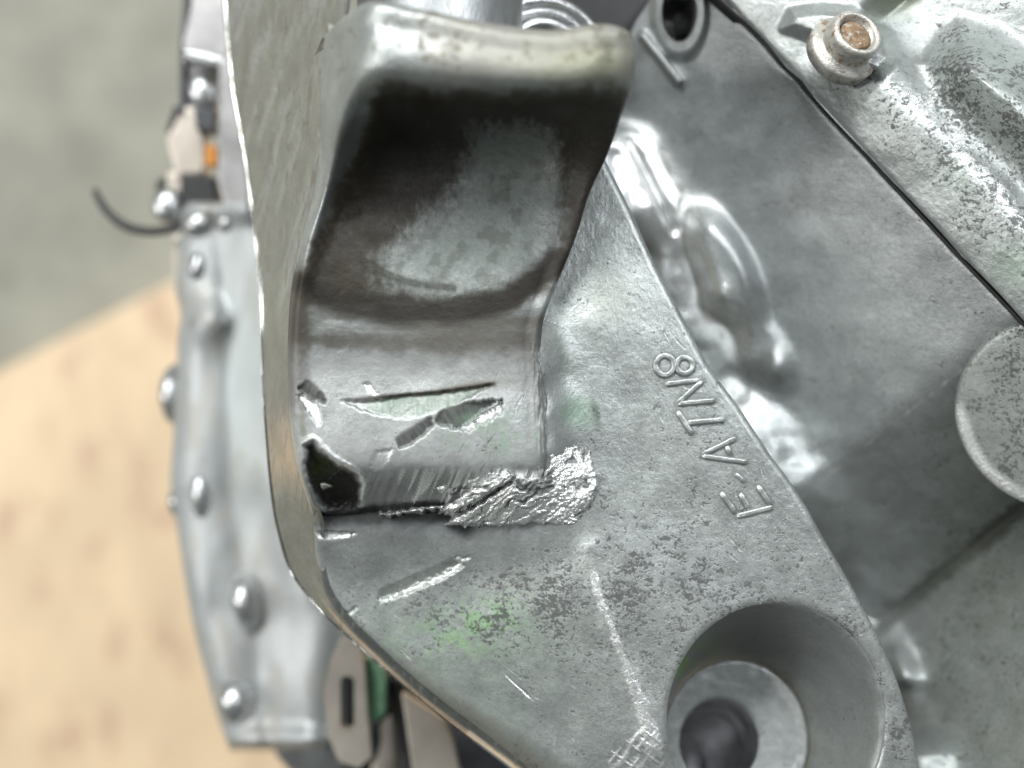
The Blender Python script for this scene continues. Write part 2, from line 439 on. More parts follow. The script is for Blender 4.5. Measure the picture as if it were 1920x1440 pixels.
# ---- lettered pad and lower plate
def plate_z(px, py):
    pts = [(1000, 150, -90), (1080, 160, -80), (1050, 300, -60), (1120, 300, -45), (1050, 450, -25), (1120, 450, -18), (1200, 500, -8), (1000, 560, -10), (1040, 600, -2), (1100, 600, 0), (1012, 640, 34), (1045, 640, 10), (1020, 700, 42), (1045, 700, 12), (1024, 780, 42), (1060, 780, 14), (1026, 850, 38), (1065, 850, 12), (1100, 700, 0), (1100, 780, 2), (1100, 850, 0),
           (1300, 850, 0), (1250, 650, 0), (1400, 900, 0), (1500, 1000, -5), (1200, 1000, -6), (1400, 1100, -10), (1600, 1250, -20),
           (1690, 1400, -40), (1250, 1250, -15), (1240, 1400, -25), (1730, 1540, -55), (1450, 1350, -25), (1480, 1540, -45),
           (590, 985, -58), (740, 985, -44), (900, 985, -34), (1040, 985, -14), (600, 1060, -100), (740, 1060, -86), (900, 1060, -62), (1050, 1050, -24),
           (620, 1120, -112), (760, 1130, -98), (900, 1130, -72), (1080, 1100, -18), (760, 1230, -112), (900, 1210, -78), (1010, 1200, -50), (1150, 1180, -16),
           (900, 1330, -112), (1050, 1350, -72), (1200, 1370, -24), (1020, 1430, -105), (1150, 1440, -55), (1120, 1530, -100),
           (620, 900, -80), (700, 860, -90), (900, 860, -80), (980, 760, 10), (985, 850, 0), (800, 760, -90)]
    return rbf(pts, px, py)
HC, HR = (1455.0, 1352.0), (205.0, 222.0)
def build_plate():
    nv, nu = 620, 480
    y = np.linspace(130, 1540, nv)
    L = curve(LEDGE, y); R = curve(REDGE, y)
    s = np.linspace(0, 1, nu)[None, :]
    # last columns belong to the rolled edge
    px = L[:, None] + (R - L)[:, None] * s
    py = np.repeat(y[:, None], nu, 1)
    z = plate_z(px, py)
    n1 = fbm(px / 60, py / 60, 3, 4); n2 = fbm(px / 9, py / 9, 7, 3)
    z += (fbm(px / 80, py / 80, 3, 2) - 0.5) * 4 + (n2 - 0.5) * 0.8
    # ridge between pad and lower plate
    rl = [(1108, 1030), (1120, 1110), (1160, 1210), (1205, 1330), (1225, 1400)]
    rd = linedist(px, py, rl)
    z += 6 * np.exp(-(rd / 24) ** 2)
    # rolled edges (right: small radius, lower left: wide)
    dr = (R[:, None] - px) * 0.87
    z -= np.where(dr < 13, 13 - np.sqrt(np.maximum(0, 169 - (13 - dr) ** 2)), 0)
    Lm = curve(LEDGE, y)
    low = [(px_, py_) for py_, px_ in LEDGE if py_ >= 900]
    dl = linedist(px, py, low)
    wr = np.interp(py, [1000, 1150, 1250, 1400, 1540], [16, 22, 34, 62, 75])
    q = np.clip(dl / wr, 0, 1)
    vis = sstep(900, 960, py)
    z -= vis * wr * 1.25 * (1 - np.sqrt(np.maximum(0, 1 - (1 - q) ** 2)))
    tint = rgba(px.shape); wear = np.zeros(px.shape + (4,))
    # speckle density
    sp = 0.36 + 0.25 * blob(px, py, 1330, 900, 220, 260) + 0.95 * blob(px, py, 900, 1135, 200, 80, 0) + 0.60 * blob(px, py, 1300, 1120, 260, 120, 25)
    sp += 0.35 * blob(px, py, 1580, 1180, 70, 200, -25) + 0.5 * blob(px, py, 1680, 1400, 40, 90) + 0.28 * blob(px, py, 1120, 1230, 160, 130)
    sp *= 1 - 0.85 * sstep(1090, 990, py) * sstep(1100, 950, px)
    sp *= 1 - 0.55 * blob(px, py, 1150, 500, 130, 260)
    wear[..., 0] = np.clip(sp, 0, 1)
    # grime, green spot beside the lug; green and brown reflections, step shade painted in
    nn = fbm(px / 26, py / 26, 31, 4)
    ngf = fbm(px / 7, py / 7, 33, 3)
    g = np.clip(0.95 * blob(px, py, 890, 1172, 95, 52, -20) + 0.40 * blob(px, py, 770, 1205, 50, 30) + 0.24 * blob(px, py, 940, 1230, 280, 130), 0, 1)
    stain_or_light(tint, g * sstep(0.36, 0.58, nn * 0.5 + ngf * 0.5) * 0.62, (0.23, 0.40, 0.16))  # green reflection painted into the plate's colour
    stain_or_light(tint, 0.10 + 0.15 * sstep(1200, 900, px) * sstep(1080, 1160, py), (0.28, 0.37, 0.31))
    stain_or_light(tint, 0.42 * blob(px, py, 1310, 1075, 210, 60, 24) * sstep(0.25, 0.6, nn), (0.50, 0.50, 0.545))
    stain_or_light(tint, 0.55 * blob(px, py, 1085, 772, 42, 36, 20, 4), (0.16, 0.25, 0.18))
    stain_or_light(tint, 0.50 * blob(px, py, 1118, 775, 8, 38, -12), (0.05, 0.05, 0.045))
    step_shade = sstep(1060, 990, py) * sstep(1090, 980, px) * sstep(560, 620, px)
    stain_or_light(tint, step_shade * (0.35 + 0.5 * nn), (0.12, 0.122, 0.13))  # shade on the down-facing fillet under the step, painted darker
    stain_or_light(tint, 0.8 * sstep(34, 8, linedist(px, py, [(590, 965), (830, 958), (870, 985)]) + 18 * (nn - 0.5)), (0.02, 0.02, 0.02))
    stain_or_light(tint, 0.55 * sstep(60, 10, dl - 10 + 30 * (nn - 0.5)) * sstep(1180, 1300, py), (0.17, 0.15, 0.12))  # board's brown reflection along the rolled edge, painted in
    stain_or_light(tint, 0.4 * blob(px, py, 1545, 1190, 30, 60, -30) * sstep(0.4, 0.6, nn), (0.10, 0.085, 0.06))
    stain_or_light(tint, 0.35 * blob(px, py, 1140, 560, 50, 60), (0.28, 0.29, 0.22))
    stain_or_light(tint, 0.6 * blob(px, py, 1048, 640, 18, 70, -15), (0.15, 0.17, 0.15))
    dl_ = np.full(px.shape, 1e9); win = (px > 1210) & (px < 1470) & (py > 640) & (py < 990)
    dl_[win] = np.minimum.reduce([linedist(px[win], py[win], st) for l in LET for st in l])
    stain_or_light(tint, 0.50 * sstep(12, 5, dl_ + 5 * (ngf - 0.5)), (0.13, 0.13, 0.125))
    # bare scraped ridge, file marks, scratches
    rw = 8 + 9 * sstep(1150, 1400, py) + 14 * (fbm(px / 30, py / 30, 43, 2) - 0.5)
    br = np.exp(-(rd / np.maximum(rw, 3)) ** 2) * sstep(1020, 1110, py) * sstep(0.24, 0.52, fbm((px + py) / 4, (px - py) / 9, 41, 4, 0.65)) * 1.1
    fm = sstep(0, 14, polydist(px, py, [(1128, 1412), (1180, 1372), (1238, 1345), (1262, 1445), (1262, 1540), (1150, 1540)]) + 12 * (nn - 0.5))
    ca, sa = math.cos(math.radians(38)), math.sin(math.radians(38))
    u1, v1 = px * ca + py * sa, -px * sa + py * ca
    hatch = np.maximum(vnoise(u1 / 4.2, v1 / 40, 51), vnoise(u1 / 34, v1 / 4.0, 52))
    z += fm * (hatch - 0.5) * 3.2
    fk = fm * (0.1 + 0.9 * sstep(0.50, 0.85, hatch))
    wear[..., 1] = np.clip(br * 0.95 + fk * 0.85, 0, 1)
    wear[..., 3] = np.clip(0.15 * np.exp(-(rd / 16) ** 2) * sstep(1030, 1090, py) + 0.25 * fm, 0, 1)
    VL = [(711, 1124), (747, 1112), (782, 1096), (827, 1078), (866, 1054)]
    for poly, val, dep, kind, sd in (
            ([(708, 1126), (716, 1104), (791, 1071), (856, 1044), (866, 1053), (827, 1078), (782, 1096), (747, 1112)], VL, 13, 'dark', 21),
            ([(709, 1131), (747, 1119), (791, 1102), (827, 1090), (874, 1060), (860, 1057), (827, 1078), (782, 1096), (747, 1111)], VL, 12, 'bare', 23),
            ([(853, 1047), (882, 1041), (884, 1047), (858, 1055)], [(853, 1047), (884, 1041)], 5, 'bare', 25),
            ([(608, 1138), (625, 1146), (652, 1146), (668, 1138), (660, 1152), (636, 1158), (614, 1152)], [(608, 1138), (668, 1138)], 9, 'dark', 27),
            ([(589, 998), (613, 995), (671, 999), (650, 1009), (613, 1014), (593, 1010)], [(589, 996), (671, 997)], 7, 'bare', 29)):
        dz, mk, st = facet(px, py, poly, val, dep, sd)
        z += dz
        wear[..., 1] *= 1 - mk; wear[..., 0] *= 1 - 0.8 * mk
        if kind == 'dark': stain_or_light(tint, mk * 0.6, (0.20, 0.21, 0.195))  # shade on the flank turned from the light, painted in
        else: wear[..., 1] = np.maximum(wear[..., 1], mk * (0.62 + 0.6 * st)); stain_or_light(tint, mk * 0.85 * sstep(0.45, 0.28, st), (0.28, 0.28, 0.27))
    for (p0, p1, wu, wd, dep, b) in (((940, 1258), (1004, 1318), 2.2, 2.6, 2.6, 0.7), ((1362, 1000), (1395, 1040), 3, 3, 2.0, 0.0), ((930, 1235), (1000, 1290), 1.5, 1.5, 1.2, 0.0)):
        dz, mu, md = groove(px, py, p0, p1, wu, wd, dep, 0.7, 1.2 if wu > 5 else 0.6, int(p0[0]))
        z += dz + md * (fbm(px / 4, py / 9, 61, 2) - 0.5) * 2.5 * b
        stain_or_light(tint, mu * 0.7 * (wu > 5), (0.22, 0.23, 0.215))
        wear[..., 1] = np.maximum(wear[..., 1], md * b)
    rs = np.random.RandomState(4)
    for k in range(46):      # hairline scratches and nicks
        x0, y0 = rs.uniform(620, 1650), rs.uniform(560, 1420)
        a = rs.normal(0.9, 0.5); Ls = rs.uniform(10, 46)
        dz, mu, md = groove(px, py, (x0, y0), (x0 + Ls * math.cos(a), y0 + Ls * math.sin(a)), 1.8, 1.8, 1.4)
        z += dz
        if k % 3 == 0: wear[..., 1] = np.maximum(wear[..., 1], 0.55 * md)
    # counterbore opening
    ex, ey = (px - HC[0]) / HR[0], (py - HC[1]) / HR[1]; rr = np.hypot(ex, ey)
    ring = (rr - 1) * 205
    z -= np.where(rr >= 0.9, 5.5 * np.exp(-np.clip(ring, 0, 99) / 5.0), 5.5)
    inside = rr < 1
    ci = inside[:-1, :-1] & inside[1:, :-1] & inside[1:, 1:] & inside[:-1, 1:]
    near = inside.copy(); full = np.zeros_like(inside)
    full[:-1, :-1] |= ~ci; full[1:, :-1] |= ~ci; full[1:, 1:] |= ~ci; full[:-1, 1:] |= ~ci
    snap = near & full & (py < 1530)
    px[snap] = HC[0] + ex[snap] / rr[snap] * HR[0]; py[snap] = HC[1] + ey[snap] / rr[snap] * HR[1]
    # skirts: sink the outer columns so that the plate has depth
    def ext(a, lo, hi): return np.concatenate([lo, a, hi], 1)
    z0 = z[:, :1]; z1 = z[:, -1:]
    pxe = ext(px, px[:, :1] + 26, px[:, -1:] - 75); pye = ext(py, py[:, :1] - 8, py[:, -1:]); yk = py[:, -1:]; sk = np.interp(yk, [900, 1150], [330, 120])
    pxe[:, -1:] = px[:, -1:] - sk * 0.27
    ze = ext(z, z0 - 260, z1 - sk)
    te = np.concatenate([tint[:, :1], tint, tint[:, -1:]], 1); we = np.concatenate([wear[:, :1], wear, wear[:, -1:]], 1)
    keep = np.ones((nv - 1, nu + 1), bool); keep[:, 1:-1] = ~ci
    o = grid("lettered_pad", pxe, pye, ze, M_CAST, G, te, we, keep)
    return o
PAD = build_plate()

# counterbore wall, seat and bore
def build_bore():
    nu = 160
    th = np.linspace(0, 2 * np.pi, nu)
    def ringrow(cx, cy, rx, ry, z): return [(cx + rx * math.cos(a), cy + ry * math.sin(a), z) for a in th]
    rows = []
    for t in np.linspace(0, 1, 40):
        tt = t; b = 0.012 * math.sin(t * math.pi)
        rows.append(ringrow(HC[0] + (1378 - HC[0]) * tt, HC[1] + (1390 - HC[1]) * tt, (HR[0] + (137 - HR[0]) * tt) * (1 + b), (HR[1] + (153 - HR[1]) * tt) * (1 + b),
                            (-30 - 250 * t - 18 * sstep(0, 0.06, np.array(t)))))
    R = np.array(rows)
    base = plate_z(R[0, :, 0], R[0, :, 1]) - 5.6
    w = (1 - np.linspace(0, 1, 40))[:, None] ** 3
    R[:, :, 2] = R[:, :, 2] * (1 - w) + base[None] * w - 0.0
    px, py, z = R[..., 0], R[..., 1], R[..., 2]
    tint = rgba(px.shape); wear = np.zeros(px.shape + (4,)); wear[..., 0] = 0.22
    nn = fbm(px / 22, py / 22, 5, 4)
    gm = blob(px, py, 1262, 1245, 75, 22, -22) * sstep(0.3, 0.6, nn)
    stain_or_light(tint, 0.55 * sstep(1320, 1220, py + 40 * nn) * sstep(1600, 1400, px), (0.10, 0.10, 0.10))  # upper-left wall faces away from the light: shade painted in
    stain_or_light(tint, 0.50, (0.145, 0.155, 0.148))
    stain_or_light(tint, 0.95 * gm, (0.14, 0.32, 0.04)); stain_or_light(tint, 0.9 * blob(px, py, 1258, 1265, 14, 8, -30), (0.22, 0.42, 0.06))
    z = z + (nn - 0.5) * 4 + (fbm(px / 6, py / 6, 15, 3) - 0.5) * 1.5
    z[0] -= (nn[0] - 0.5) * 4
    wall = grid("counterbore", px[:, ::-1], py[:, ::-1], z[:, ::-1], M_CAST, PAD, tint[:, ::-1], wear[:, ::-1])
    # seat ring
    rows = [ringrow(1378, 1390, 137, 153, -285)]
    for t in np.linspace(0, 1, 26):
        rows.append(ringrow(1378 - 30 * t, 1390 + 2 * t, 134 + (74 - 134) * t, 149 + (82 - 149) * t, -279 - 2 * t - 4 * max(0, (t - 0.93) / 0.07)))
    R = np.array(rows); px, py, z = R[..., 0], R[..., 1], R[..., 2]
    tint = rgba(px.shape); wear = np.zeros(px.shape + (4,)); wear[..., 0] = 0.25
    nn = fbm(px / 15, py / 15, 8, 4)
    stain_or_light(tint, 0.25 + 0.2 * nn, (0.50, 0.515, 0.53))
    wear[..., 1] = np.clip(0.9 * sstep(16, 5, abs(np.hypot((px - 1378) / 134, (py - 1390) / 149) - 0.93) * 134) * sstep(1340, 1440, px) * (nn + 0.1), 0, 1)
    z = z + (nn - 0.5) * 2.5
    grid("bolt_seat", px[:, ::-1], py[:, ::-1], z[:, ::-1], M_CAST, PAD, tint[:, ::-1], wear[:, ::-1])
    rows = []
    zz = -283.0
    for k, t in enumerate(np.linspace(0, 1, 60)):
        r = 1 - 0.13 * t - (0.045 if t > 0.16 else 0) - (0.03 if t > 0.34 else 0)
        g = 0.04 if (abs(t - 0.15) < 0.012 or abs(t - 0.33) < 0.012) else 0
        rows.append(ringrow(1348 - 88 * t, 1392 + 46 * t, 76 * r * (1 - g), 84 * r * (1 - g), zz - 330 * t))
    for f_ in (0.98, 0.8, 0.78, 0.02): rows.append(ringrow(1260, 1438, 76 * 0.795 * f_, 84 * 0.795 * f_, zz - 332 - 60 * (f_ < 0.79)))
    R = np.array(rows); px, py, z = R[..., 0], R[..., 1], R[..., 2]
    grid("threaded_hole", px[:, ::-1], py[:, ::-1], z[:, ::-1], M_BORE, PAD, smooth=False)
M_BORE = simple("bored_steel", (0.60, 0.60, 0.61), 0.34, 0.95, 0.2, 2, 0.2)
build_bore()

# raised lettering
def stroke(bm, pts, hw=4.4, h=5.0):
    pts = [np.array(p, float) for p in pts]
    closed = len(pts) > 3 and np.allclose(pts[0], pts[-1])
    n = len(pts); rows = []
    prof = [(-1.0, -3), (-0.95, 0.35), (-0.80, 0.95), (-0.3, 1.0), (0.3, 1.0), (0.80, 0.95), (0.95, 0.35), (1.0, -3)]
    dens = []
    for a, b in zip(pts[:-1], pts[1:]):
        m = max(2, int(np.linalg.norm(b - a) / 5))
        dens += [a + (b - a) * i / m for i in range(m)]
    dens.append(pts[-1]); P = np.array(dens)
    N = len(P)
    for i in range(N):
        if closed: d = P[(i + 1) % (N - 1)] - P[(i - 1) % (N - 1)]
        else: d = P[min(i + 1, N - 1)] - P[max(i - 1, 0)]
        d = d / np.linalg.norm(d); nr = np.array([-d[1], d[0]])
        end = (not closed) and i in (0, N - 1)
        row = []
        for u, hh in prof:
            q = P[i] + nr * u * hw * (0.8 if end else 1)
            zb = plate_z(np.array([q[0]]), np.array([q[1]]))[0]
            wv = (vnoise(np.array([q[0] / 9]), np.array([q[1] / 9]), 71)[0] - 0.5) * 1.6
            row.append(bm.verts.new(world(q[0], q[1], zb + (hh * h * (0.15 if end else 1) + wv if hh > 0 else hh))))
        rows.append(row)
    for A, B in zip(rows[:-1], rows[1:]):
        for k in range(len(prof) - 1):
            bm.faces.new((A[k], A[k + 1], B[k + 1], B[k]))
M_LETTER = cast_material("cast_lettering", base=(0.43, 0.453, 0.446), rough=0.38, metal=0.72, speck=0.5)
for nm, strokes in zip(("letter", "hyphen", "letter", "letter", "letter", "digit"), LET):
    bm = bmesh.new()
    for s in strokes: stroke(bm, s, 5.6 if nm != "hyphen" else 4.2, 4.6 if nm != "hyphen" else 2.5)
    from_bm(nm, bm, M_LETTER, PAD)

# ---- the lug: rim, oily hollow, nose and chipped step
def build_lug():
    rows = [
        [(570, 150, -80), (620, 150, 0), (700, 140, 20), (790, 140, 20), (900, 150, 20), (1030, 165, 20), (1100, 165, 20), (1120, 165, 0), (1090, 165, -60)],
        [(606, 70, 150), (650, 28, 250), (700, 6, 300), (790, 18, 305), (900, 42, 305), (1030, 58, 300), (1125, 47, 290), (1174, 62, 250), (1142, 80, 80)],
        [(603, 115, 150), (643, 85, 262), (695, 52, 335), (790, 66, 345), (900, 88, 345), (1030, 104, 340), (1135, 92, 325), (1191, 106, 262), (1150, 112, 40)],
        [(602, 170, 140), (643, 160, 258), (700, 140, 322), (790, 145, 330), (900, 156, 330), (1030, 163, 325), (1125, 156, 310), (1183, 162, 245), (1138, 165, 0)],
        [(602, 235, 110), (638, 225, 225), (688, 205, 225), (790, 200, 200), (900, 204, 190), (1030, 206, 190), (1100, 210, 200), (1166, 212, 185), (1118, 215, -50)],
        [(598, 300, 55), (626, 295, 150), (672, 288, 90), (790, 280, 62), (900, 280, 55), (1010, 282, 62), (1080, 284, 85), (1141, 285, 100), (1090, 285, -100)],
        [(585, 380, 15), (607, 370, 100), (650, 365, 52), (780, 360, 38), (900, 360, 34), (1000, 360, 38), (1060, 362, 44), (1106, 362, 50), (1060, 362, -150)],
        [(562, 460, 0), (580, 450, 84), (630, 445, 54), (770, 445, 44), (900, 445, 41), (990, 445, 42), (1040, 447, 38), (1079, 447, 28), (1030, 447, -180)],
        [(545, 550, 0), (560, 540, 72), (610, 540, 62), (750, 545, 59), (880, 550, 57), (960, 545, 54), (1008, 540, 46), (1042, 540, 24), (1000, 545, -180)],
        [(540, 630, 0), (551, 620, 64), (600, 620, 64), (740, 625, 63), (870, 625, 62), (940, 622, 58), (985, 618, 48), (1016, 612, 26), (1010, 620, -150)],
        [(540, 700, 0), (549, 690, 60), (600, 690, 64), (740, 695, 68), (870, 695, 66), (940, 695, 60), (985, 692, 50), (1020, 690, 30), (1040, 690, -80)],
        [(542, 775, 0), (550, 770, 62), (600, 770, 72), (740, 775, 78), (870, 775, 77), (940, 772, 70), (990, 770, 58), (1026, 770, 34), (1045, 772, -70)],
        [(552, 850, -10), (559, 846, 50), (605, 850, 66), (740, 852, 74), (870, 852, 74), (940, 850, 68), (990, 850, 58), (1028, 850, 30), (1045, 852, -70)],
        [(564, 900, -20), (571, 896, 32), (620, 892, 40), (740, 890, 50), (870, 892, 52), (940, 890, 50), (995, 888, 42), (1024, 888, 5), (1045, 890, -70)],
        [(577, 940, -40), (584, 938, -5), (630, 935, -10), (740, 935, -10), (870, 935, -5), (940, 935, 0), (990, 930, 0), (1015, 930, -20), (1040, 930, -80)],
        [(590, 985, -75), (600, 982, -80), (640, 985, -90), (740, 985, -95), (870, 985, -95), (940, 985, -95), (985, 985, -95), (1010, 985, -95), (1030, 985, -110)],
    ]
    px, py, z = net(rows, 520, 340)
    S = px.shape
    n1 = fbm(px / 50, py / 50, 103, 4); n2 = fbm(px / 8, py / 8, 107, 3); n3 = fbm(px / 22, py / 22, 109, 4)
    z += (fbm(px / 70, py / 70, 103, 2) - 0.5) * 4 + (n2 - 0.5) * 0.8
    tint = rgba(S); wear = np.zeros(S + (4,))
    wear[..., 0] = 0.10 + 0.35 * blob(px, py, 900, 830, 110, 40) + 0.2 * blob(px, py, 900, 100, 300, 60)
    # ---------- stains
    stain_or_light(tint, 0.7 * sstep(185, 120, py) * sstep(680, 900, px + 20 * n3), (0.31, 0.295, 0.255))
    wear[..., 2] = 0.12 * sstep(185, 120, py)
    stain_or_light(tint, 0.55 * blob(px, py, 1100, 120, 110, 45) * (0.4 + n3), (0.27, 0.28, 0.17))
    stain_or_light(tint, 0.6 * sstep(0.55, 0.75, n3) * sstep(170, 120, py), (0.15, 0.135, 0.105))
    dark = [(706, 158), (900, 172), (1192, 166), (1200, 230), (1140, 350), (1110, 440), (1085, 485), (1020, 548), (940, 588), (850, 606), (740, 602), (640, 588), (560, 565), (548, 520), (578, 470), (612, 400), (652, 300), (684, 230)]
    dd = polydist(px, py, dark) + 26 * (n3 - 0.5)
    dm = sstep(-20, 30, dd)
    patch = [(885, 246), (960, 232), (1035, 246), (1048, 300), (1046, 400), (1040, 460), (1010, 512), (930, 548), (850, 556), (770, 548), (712, 520), (722, 470), (765, 420), (835, 372), (870, 310)]
    pd = polydist(px, py, patch) + 40 * (fbm(px / 40, py / 40, 121, 3) - 0.5) + 46 * (fbm(px / 9, py / 16, 123, 4, 0.65) - 0.5)
    pm = sstep(-30, 62, pd)
    streak = np.exp(-(linedist(px, py, [(690, 500), (770, 530), (850, 540)]) / 6) ** 2)
    dm = np.clip(dm * (1 - 0.96 * pm) + 0.75 * streak * dm, 0, 1)
    brown = np.clip(sstep(40, 0, dd) * 1.0, 0, 1)
    stain_or_light(tint, 0.95 * dm * (0.86 + 0.14 * n1), (0.034, 0.029, 0.023))
    stain_or_light(tint, 0.85 * dm * brown, (0.060, 0.044, 0.022))
    stain_or_light(tint, 0.55 * dm * sstep(0.45, 0.75, n1) * sstep(800, 650, px), (0.035, 0.03, 0.022))
    stain_or_light(tint, 0.72 * pm, (0.125, 0.145, 0.132))
    stain_or_light(tint, 0.40 * pm * sstep(0.5, 0.7, n3), (0.10, 0.10, 0.09))
    stain_or_light(tint, 0.70 * sstep(560, 585, py) * sstep(800, 680, py + 30 * (n3 - 0.5)), (0.165, 0.175, 0.168))
    stain_or_light(tint, 0.35 * sstep(770, 800, py) * sstep(890, 860, py) * (0.5 + n1), (0.50, 0.51, 0.51))
    band = sstep(22, 4, linedist(px, py, [(555, 634), (640, 640), (760, 645), (860, 648), (980, 640)]) + 16 * (n3 - 0.5))
    stain_or_light(tint, 0.70 * band, (0.055, 0.047, 0.038))
    stain_or_light(tint, 0.5 * sstep(700, 590, py + 50 * (n3 - 0.5)) * sstep(560, 580, py) * sstep(0.35, 0.62, fbm(px / 70, py / 14, 127, 4)), (0.075, 0.068, 0.058))
    stain_or_light(tint, 0.74 * sstep(715, 600, py + 30 * (n3 - 0.5)) * sstep(585, 600, py) * sstep(640, 820, px), (0.10, 0.093, 0.082))
    arc = sstep(36, 8, linedist(px, py, [(556, 535), (640, 572), (740, 586), (860, 586), (960, 560), (1045, 492)]) + 14 * (fbm(px / 40, py / 9, 129, 4) - 0.5))
    stain_or_light(tint, 0.93 * arc, (0.026, 0.023, 0.019))
    stain_or_light(tint, 0.9 * sstep(42, 8, px - np.interp(py, [540, 620, 700, 770], [562, 553, 551, 552]) + 22 * (n3 - 0.5)) * sstep(530, 570, py) * sstep(800, 740, py), (0.07, 0.062, 0.05))
    stain_or_light(tint, 0.35 * sstep(620, 700, py) * sstep(1000, 860, py) * (0.3 + n3), (0.42, 0.425, 0.42))
    stain_or_light(tint, 0.42 * blob(px, py, 920, 815, 110, 45, 8) * sstep(0.3, 0.6, n3), (0.20, 0.32, 0.20))
    stain_or_light(tint, 0.5 * blob(px, py, 890, 724, 60, 10, -8), (0.10, 0.075, 0.03))
    stain_or_light(tint, 0.45 * blob(px, py, 1000, 690, 40, 60) * (0.4 + n3), (0.17, 0.165, 0.15))
    # ---------- long notch, diagonal gash, nicks
    DARK, GREEN = (0.085, 0.085, 0.08), (0.15, 0.195, 0.155)
    for poly, val, dep, kind, sd in (
            ([(640, 752), (702, 750), (769, 741), (850, 732), (925, 722), (900, 735), (880, 746), (844, 762), (791, 783), (756, 788), (715, 780), (680, 770)], [(640, 752), (769, 741), (925, 722)], 8, 'green', 3),
            ([(742, 822), (751, 813), (787, 791), (809, 780), (815, 796), (791, 818), (764, 838), (749, 842)], [(749, 842), (791, 818), (815, 796)], 12, 'dark', 5),
            ([(844, 760), (880, 753), (942, 750), (907, 770), (882, 792), (862, 803), (836, 800), (813, 793), (822, 773)], [(836, 801), (862, 803), (882, 792), (907, 770), (942, 753)], 18, 'dark', 7),
            ([(836, 800), (862, 802), (882, 791), (907, 771), (942, 755), (941, 781), (930, 776), (925, 790), (917, 787), (911, 796), (900, 793), (880, 809), (860, 806)], [(836, 801), (862, 803), (882, 792), (907, 770), (942, 753)], 17, 'bare', 9),
            ([(558, 729), (576, 711), (591, 720), (613, 751), (609, 756), (587, 751), (569, 738)], [(558, 735), (587, 753), (613, 756)], 12, 'dark', 11),
            ([(556, 742), (569, 738), (600, 764), (603, 787), (596, 802), (584, 780), (564, 753)], [(556, 738), (587, 753), (606, 764)], 11, 'bare', 13),
            ([(680, 720), (692, 718), (710, 738), (704, 744), (686, 736)], [(680, 718), (708, 734)], 5, 'bare', 15),
            ([(694, 866), (706, 846), (738, 840), (730, 864), (712, 882), (696, 884)], [(694, 850), (735, 838)], 4, 'bare', 17)):
        dz, mk, st = facet(px, py, poly, val, dep, sd)
        z += dz
        wear[..., 1] *= 1 - mk; wear[..., 0] *= 1 - 0.8 * mk
        if kind == 'dark': stain_or_light(tint, mk * (0.55 + 0.55 * st), DARK)  # gouge flank facing away from the light, its shade painted in
        elif kind == 'green': stain_or_light(tint, mk * 0.62 * sstep(650, 720, px) * (0.6 + 0.8 * st), GREEN); stain_or_light(tint, mk * 0.3 * sstep(0.55, 0.7, fbm(px / 12, py / 5, 141, 3)), (0.55, 0.56, 0.55))
        else: wear[..., 1] = np.maximum(wear[..., 1], mk * (0.62 + 0.6 * st)); stain_or_light(tint, mk * 0.9 * sstep(0.42, 0.25, st), (0.25, 0.25, 0.24))
    stain_or_light(tint, 0.95 * np.exp(-(linedist(px, py, [(640, 750), (720, 744), (820, 735), (925, 720)]) / 4.5) ** 2) * sstep(620, 720, px), (0.035, 0.03, 0.022))
    stain_or_light(tint, 0.55 * blob(px, py, 878, 782, 24, 10, -20), (0.26, 0.36, 0.28))
    stain_or_light(tint, 0.6 * sstep(0, 10, polydist(px, py, [(545, 769), (573, 773), (582, 824), (560, 830)])), (0.15, 0.155, 0.11))
    # ---------- glossy black pit
    pit = [(569, 834), (589, 822), (600, 842), (618, 859), (644, 872), (671, 889), (681, 911), (678, 940), (669, 958), (613, 960), (594, 942), (576, 911), (566, 870)]
    pdist = polydist(px, py, pit) + 14 * (n3 - 0.5)
    pmask = sstep(-3, 12, pdist)
    z -= 30 * sstep(-2, 30, pdist) - 5 * np.exp(-((pdist + 4) / 5) ** 2)
    stain_or_light(tint, 0.97 * pmask, (0.016, 0.016, 0.014))
    stain_or_light(tint, 0.30 * blob(px, py, 600, 875, 24, 26) * pmask * sstep(0.4, 0.6, n3), (0.08, 0.10, 0.02))
    rim = np.exp(-((pdist + 1) / 3.8) ** 2) * sstep(600, 622, px) * (0.35 + fbm(px / 6, py / 6, 77, 2) * 1.1) * sstep(952, 925, py)
    wear[..., 1] = np.maximum(wear[..., 1], rim)
    wear[..., 2] = np.maximum(wear[..., 2], 0.8 * pmask)
    tk = sstep(0.5, 0.75, fbm(px / 3.5, py / 26, 79, 3)) * pmask * sstep(14, 2, pdist) * sstep(890, 840, py)
    wear[..., 1] = np.maximum(wear[..., 1], 0.8 * tk)
    ih = sstep(1, 4, polydist(px, py, [(598, 906), (608, 903), (630, 911), (622, 916), (604, 922), (600, 916)]))
    z += 14 * ih; stain_or_light(tint, ih, (0.30, 0.31, 0.28))
    # ---------- scraped step under the nose
    sb = sstep(680, 700, px) * sstep(872, 886, py + 10 * (n3 - 0.5)) * sstep(962, 940, py)
    comb = fbm((px + py * 0.45) / 5.0, py / 70, 151, 3)
    z += sb * (comb - 0.5) * (2.0 + 4 * sstep(740, 810, px))
    wear[..., 1] = np.maximum(wear[..., 1], sb * np.clip(sstep(0.36, 0.54, comb) * sstep(945, 885, py) * sstep(725, 780, px) + 0.5 * sstep(0.5, 0.66, comb) * sstep(720, 790, px), 0, 1))
    stain_or_light(tint, sb * 0.30 * sstep(0.52, 0.38, comb), (0.13, 0.13, 0.13))
    stain_or_light(tint, sb * 0.5 * sstep(800, 720, px) * sstep(880, 905, py), (0.20, 0.205, 0.205))
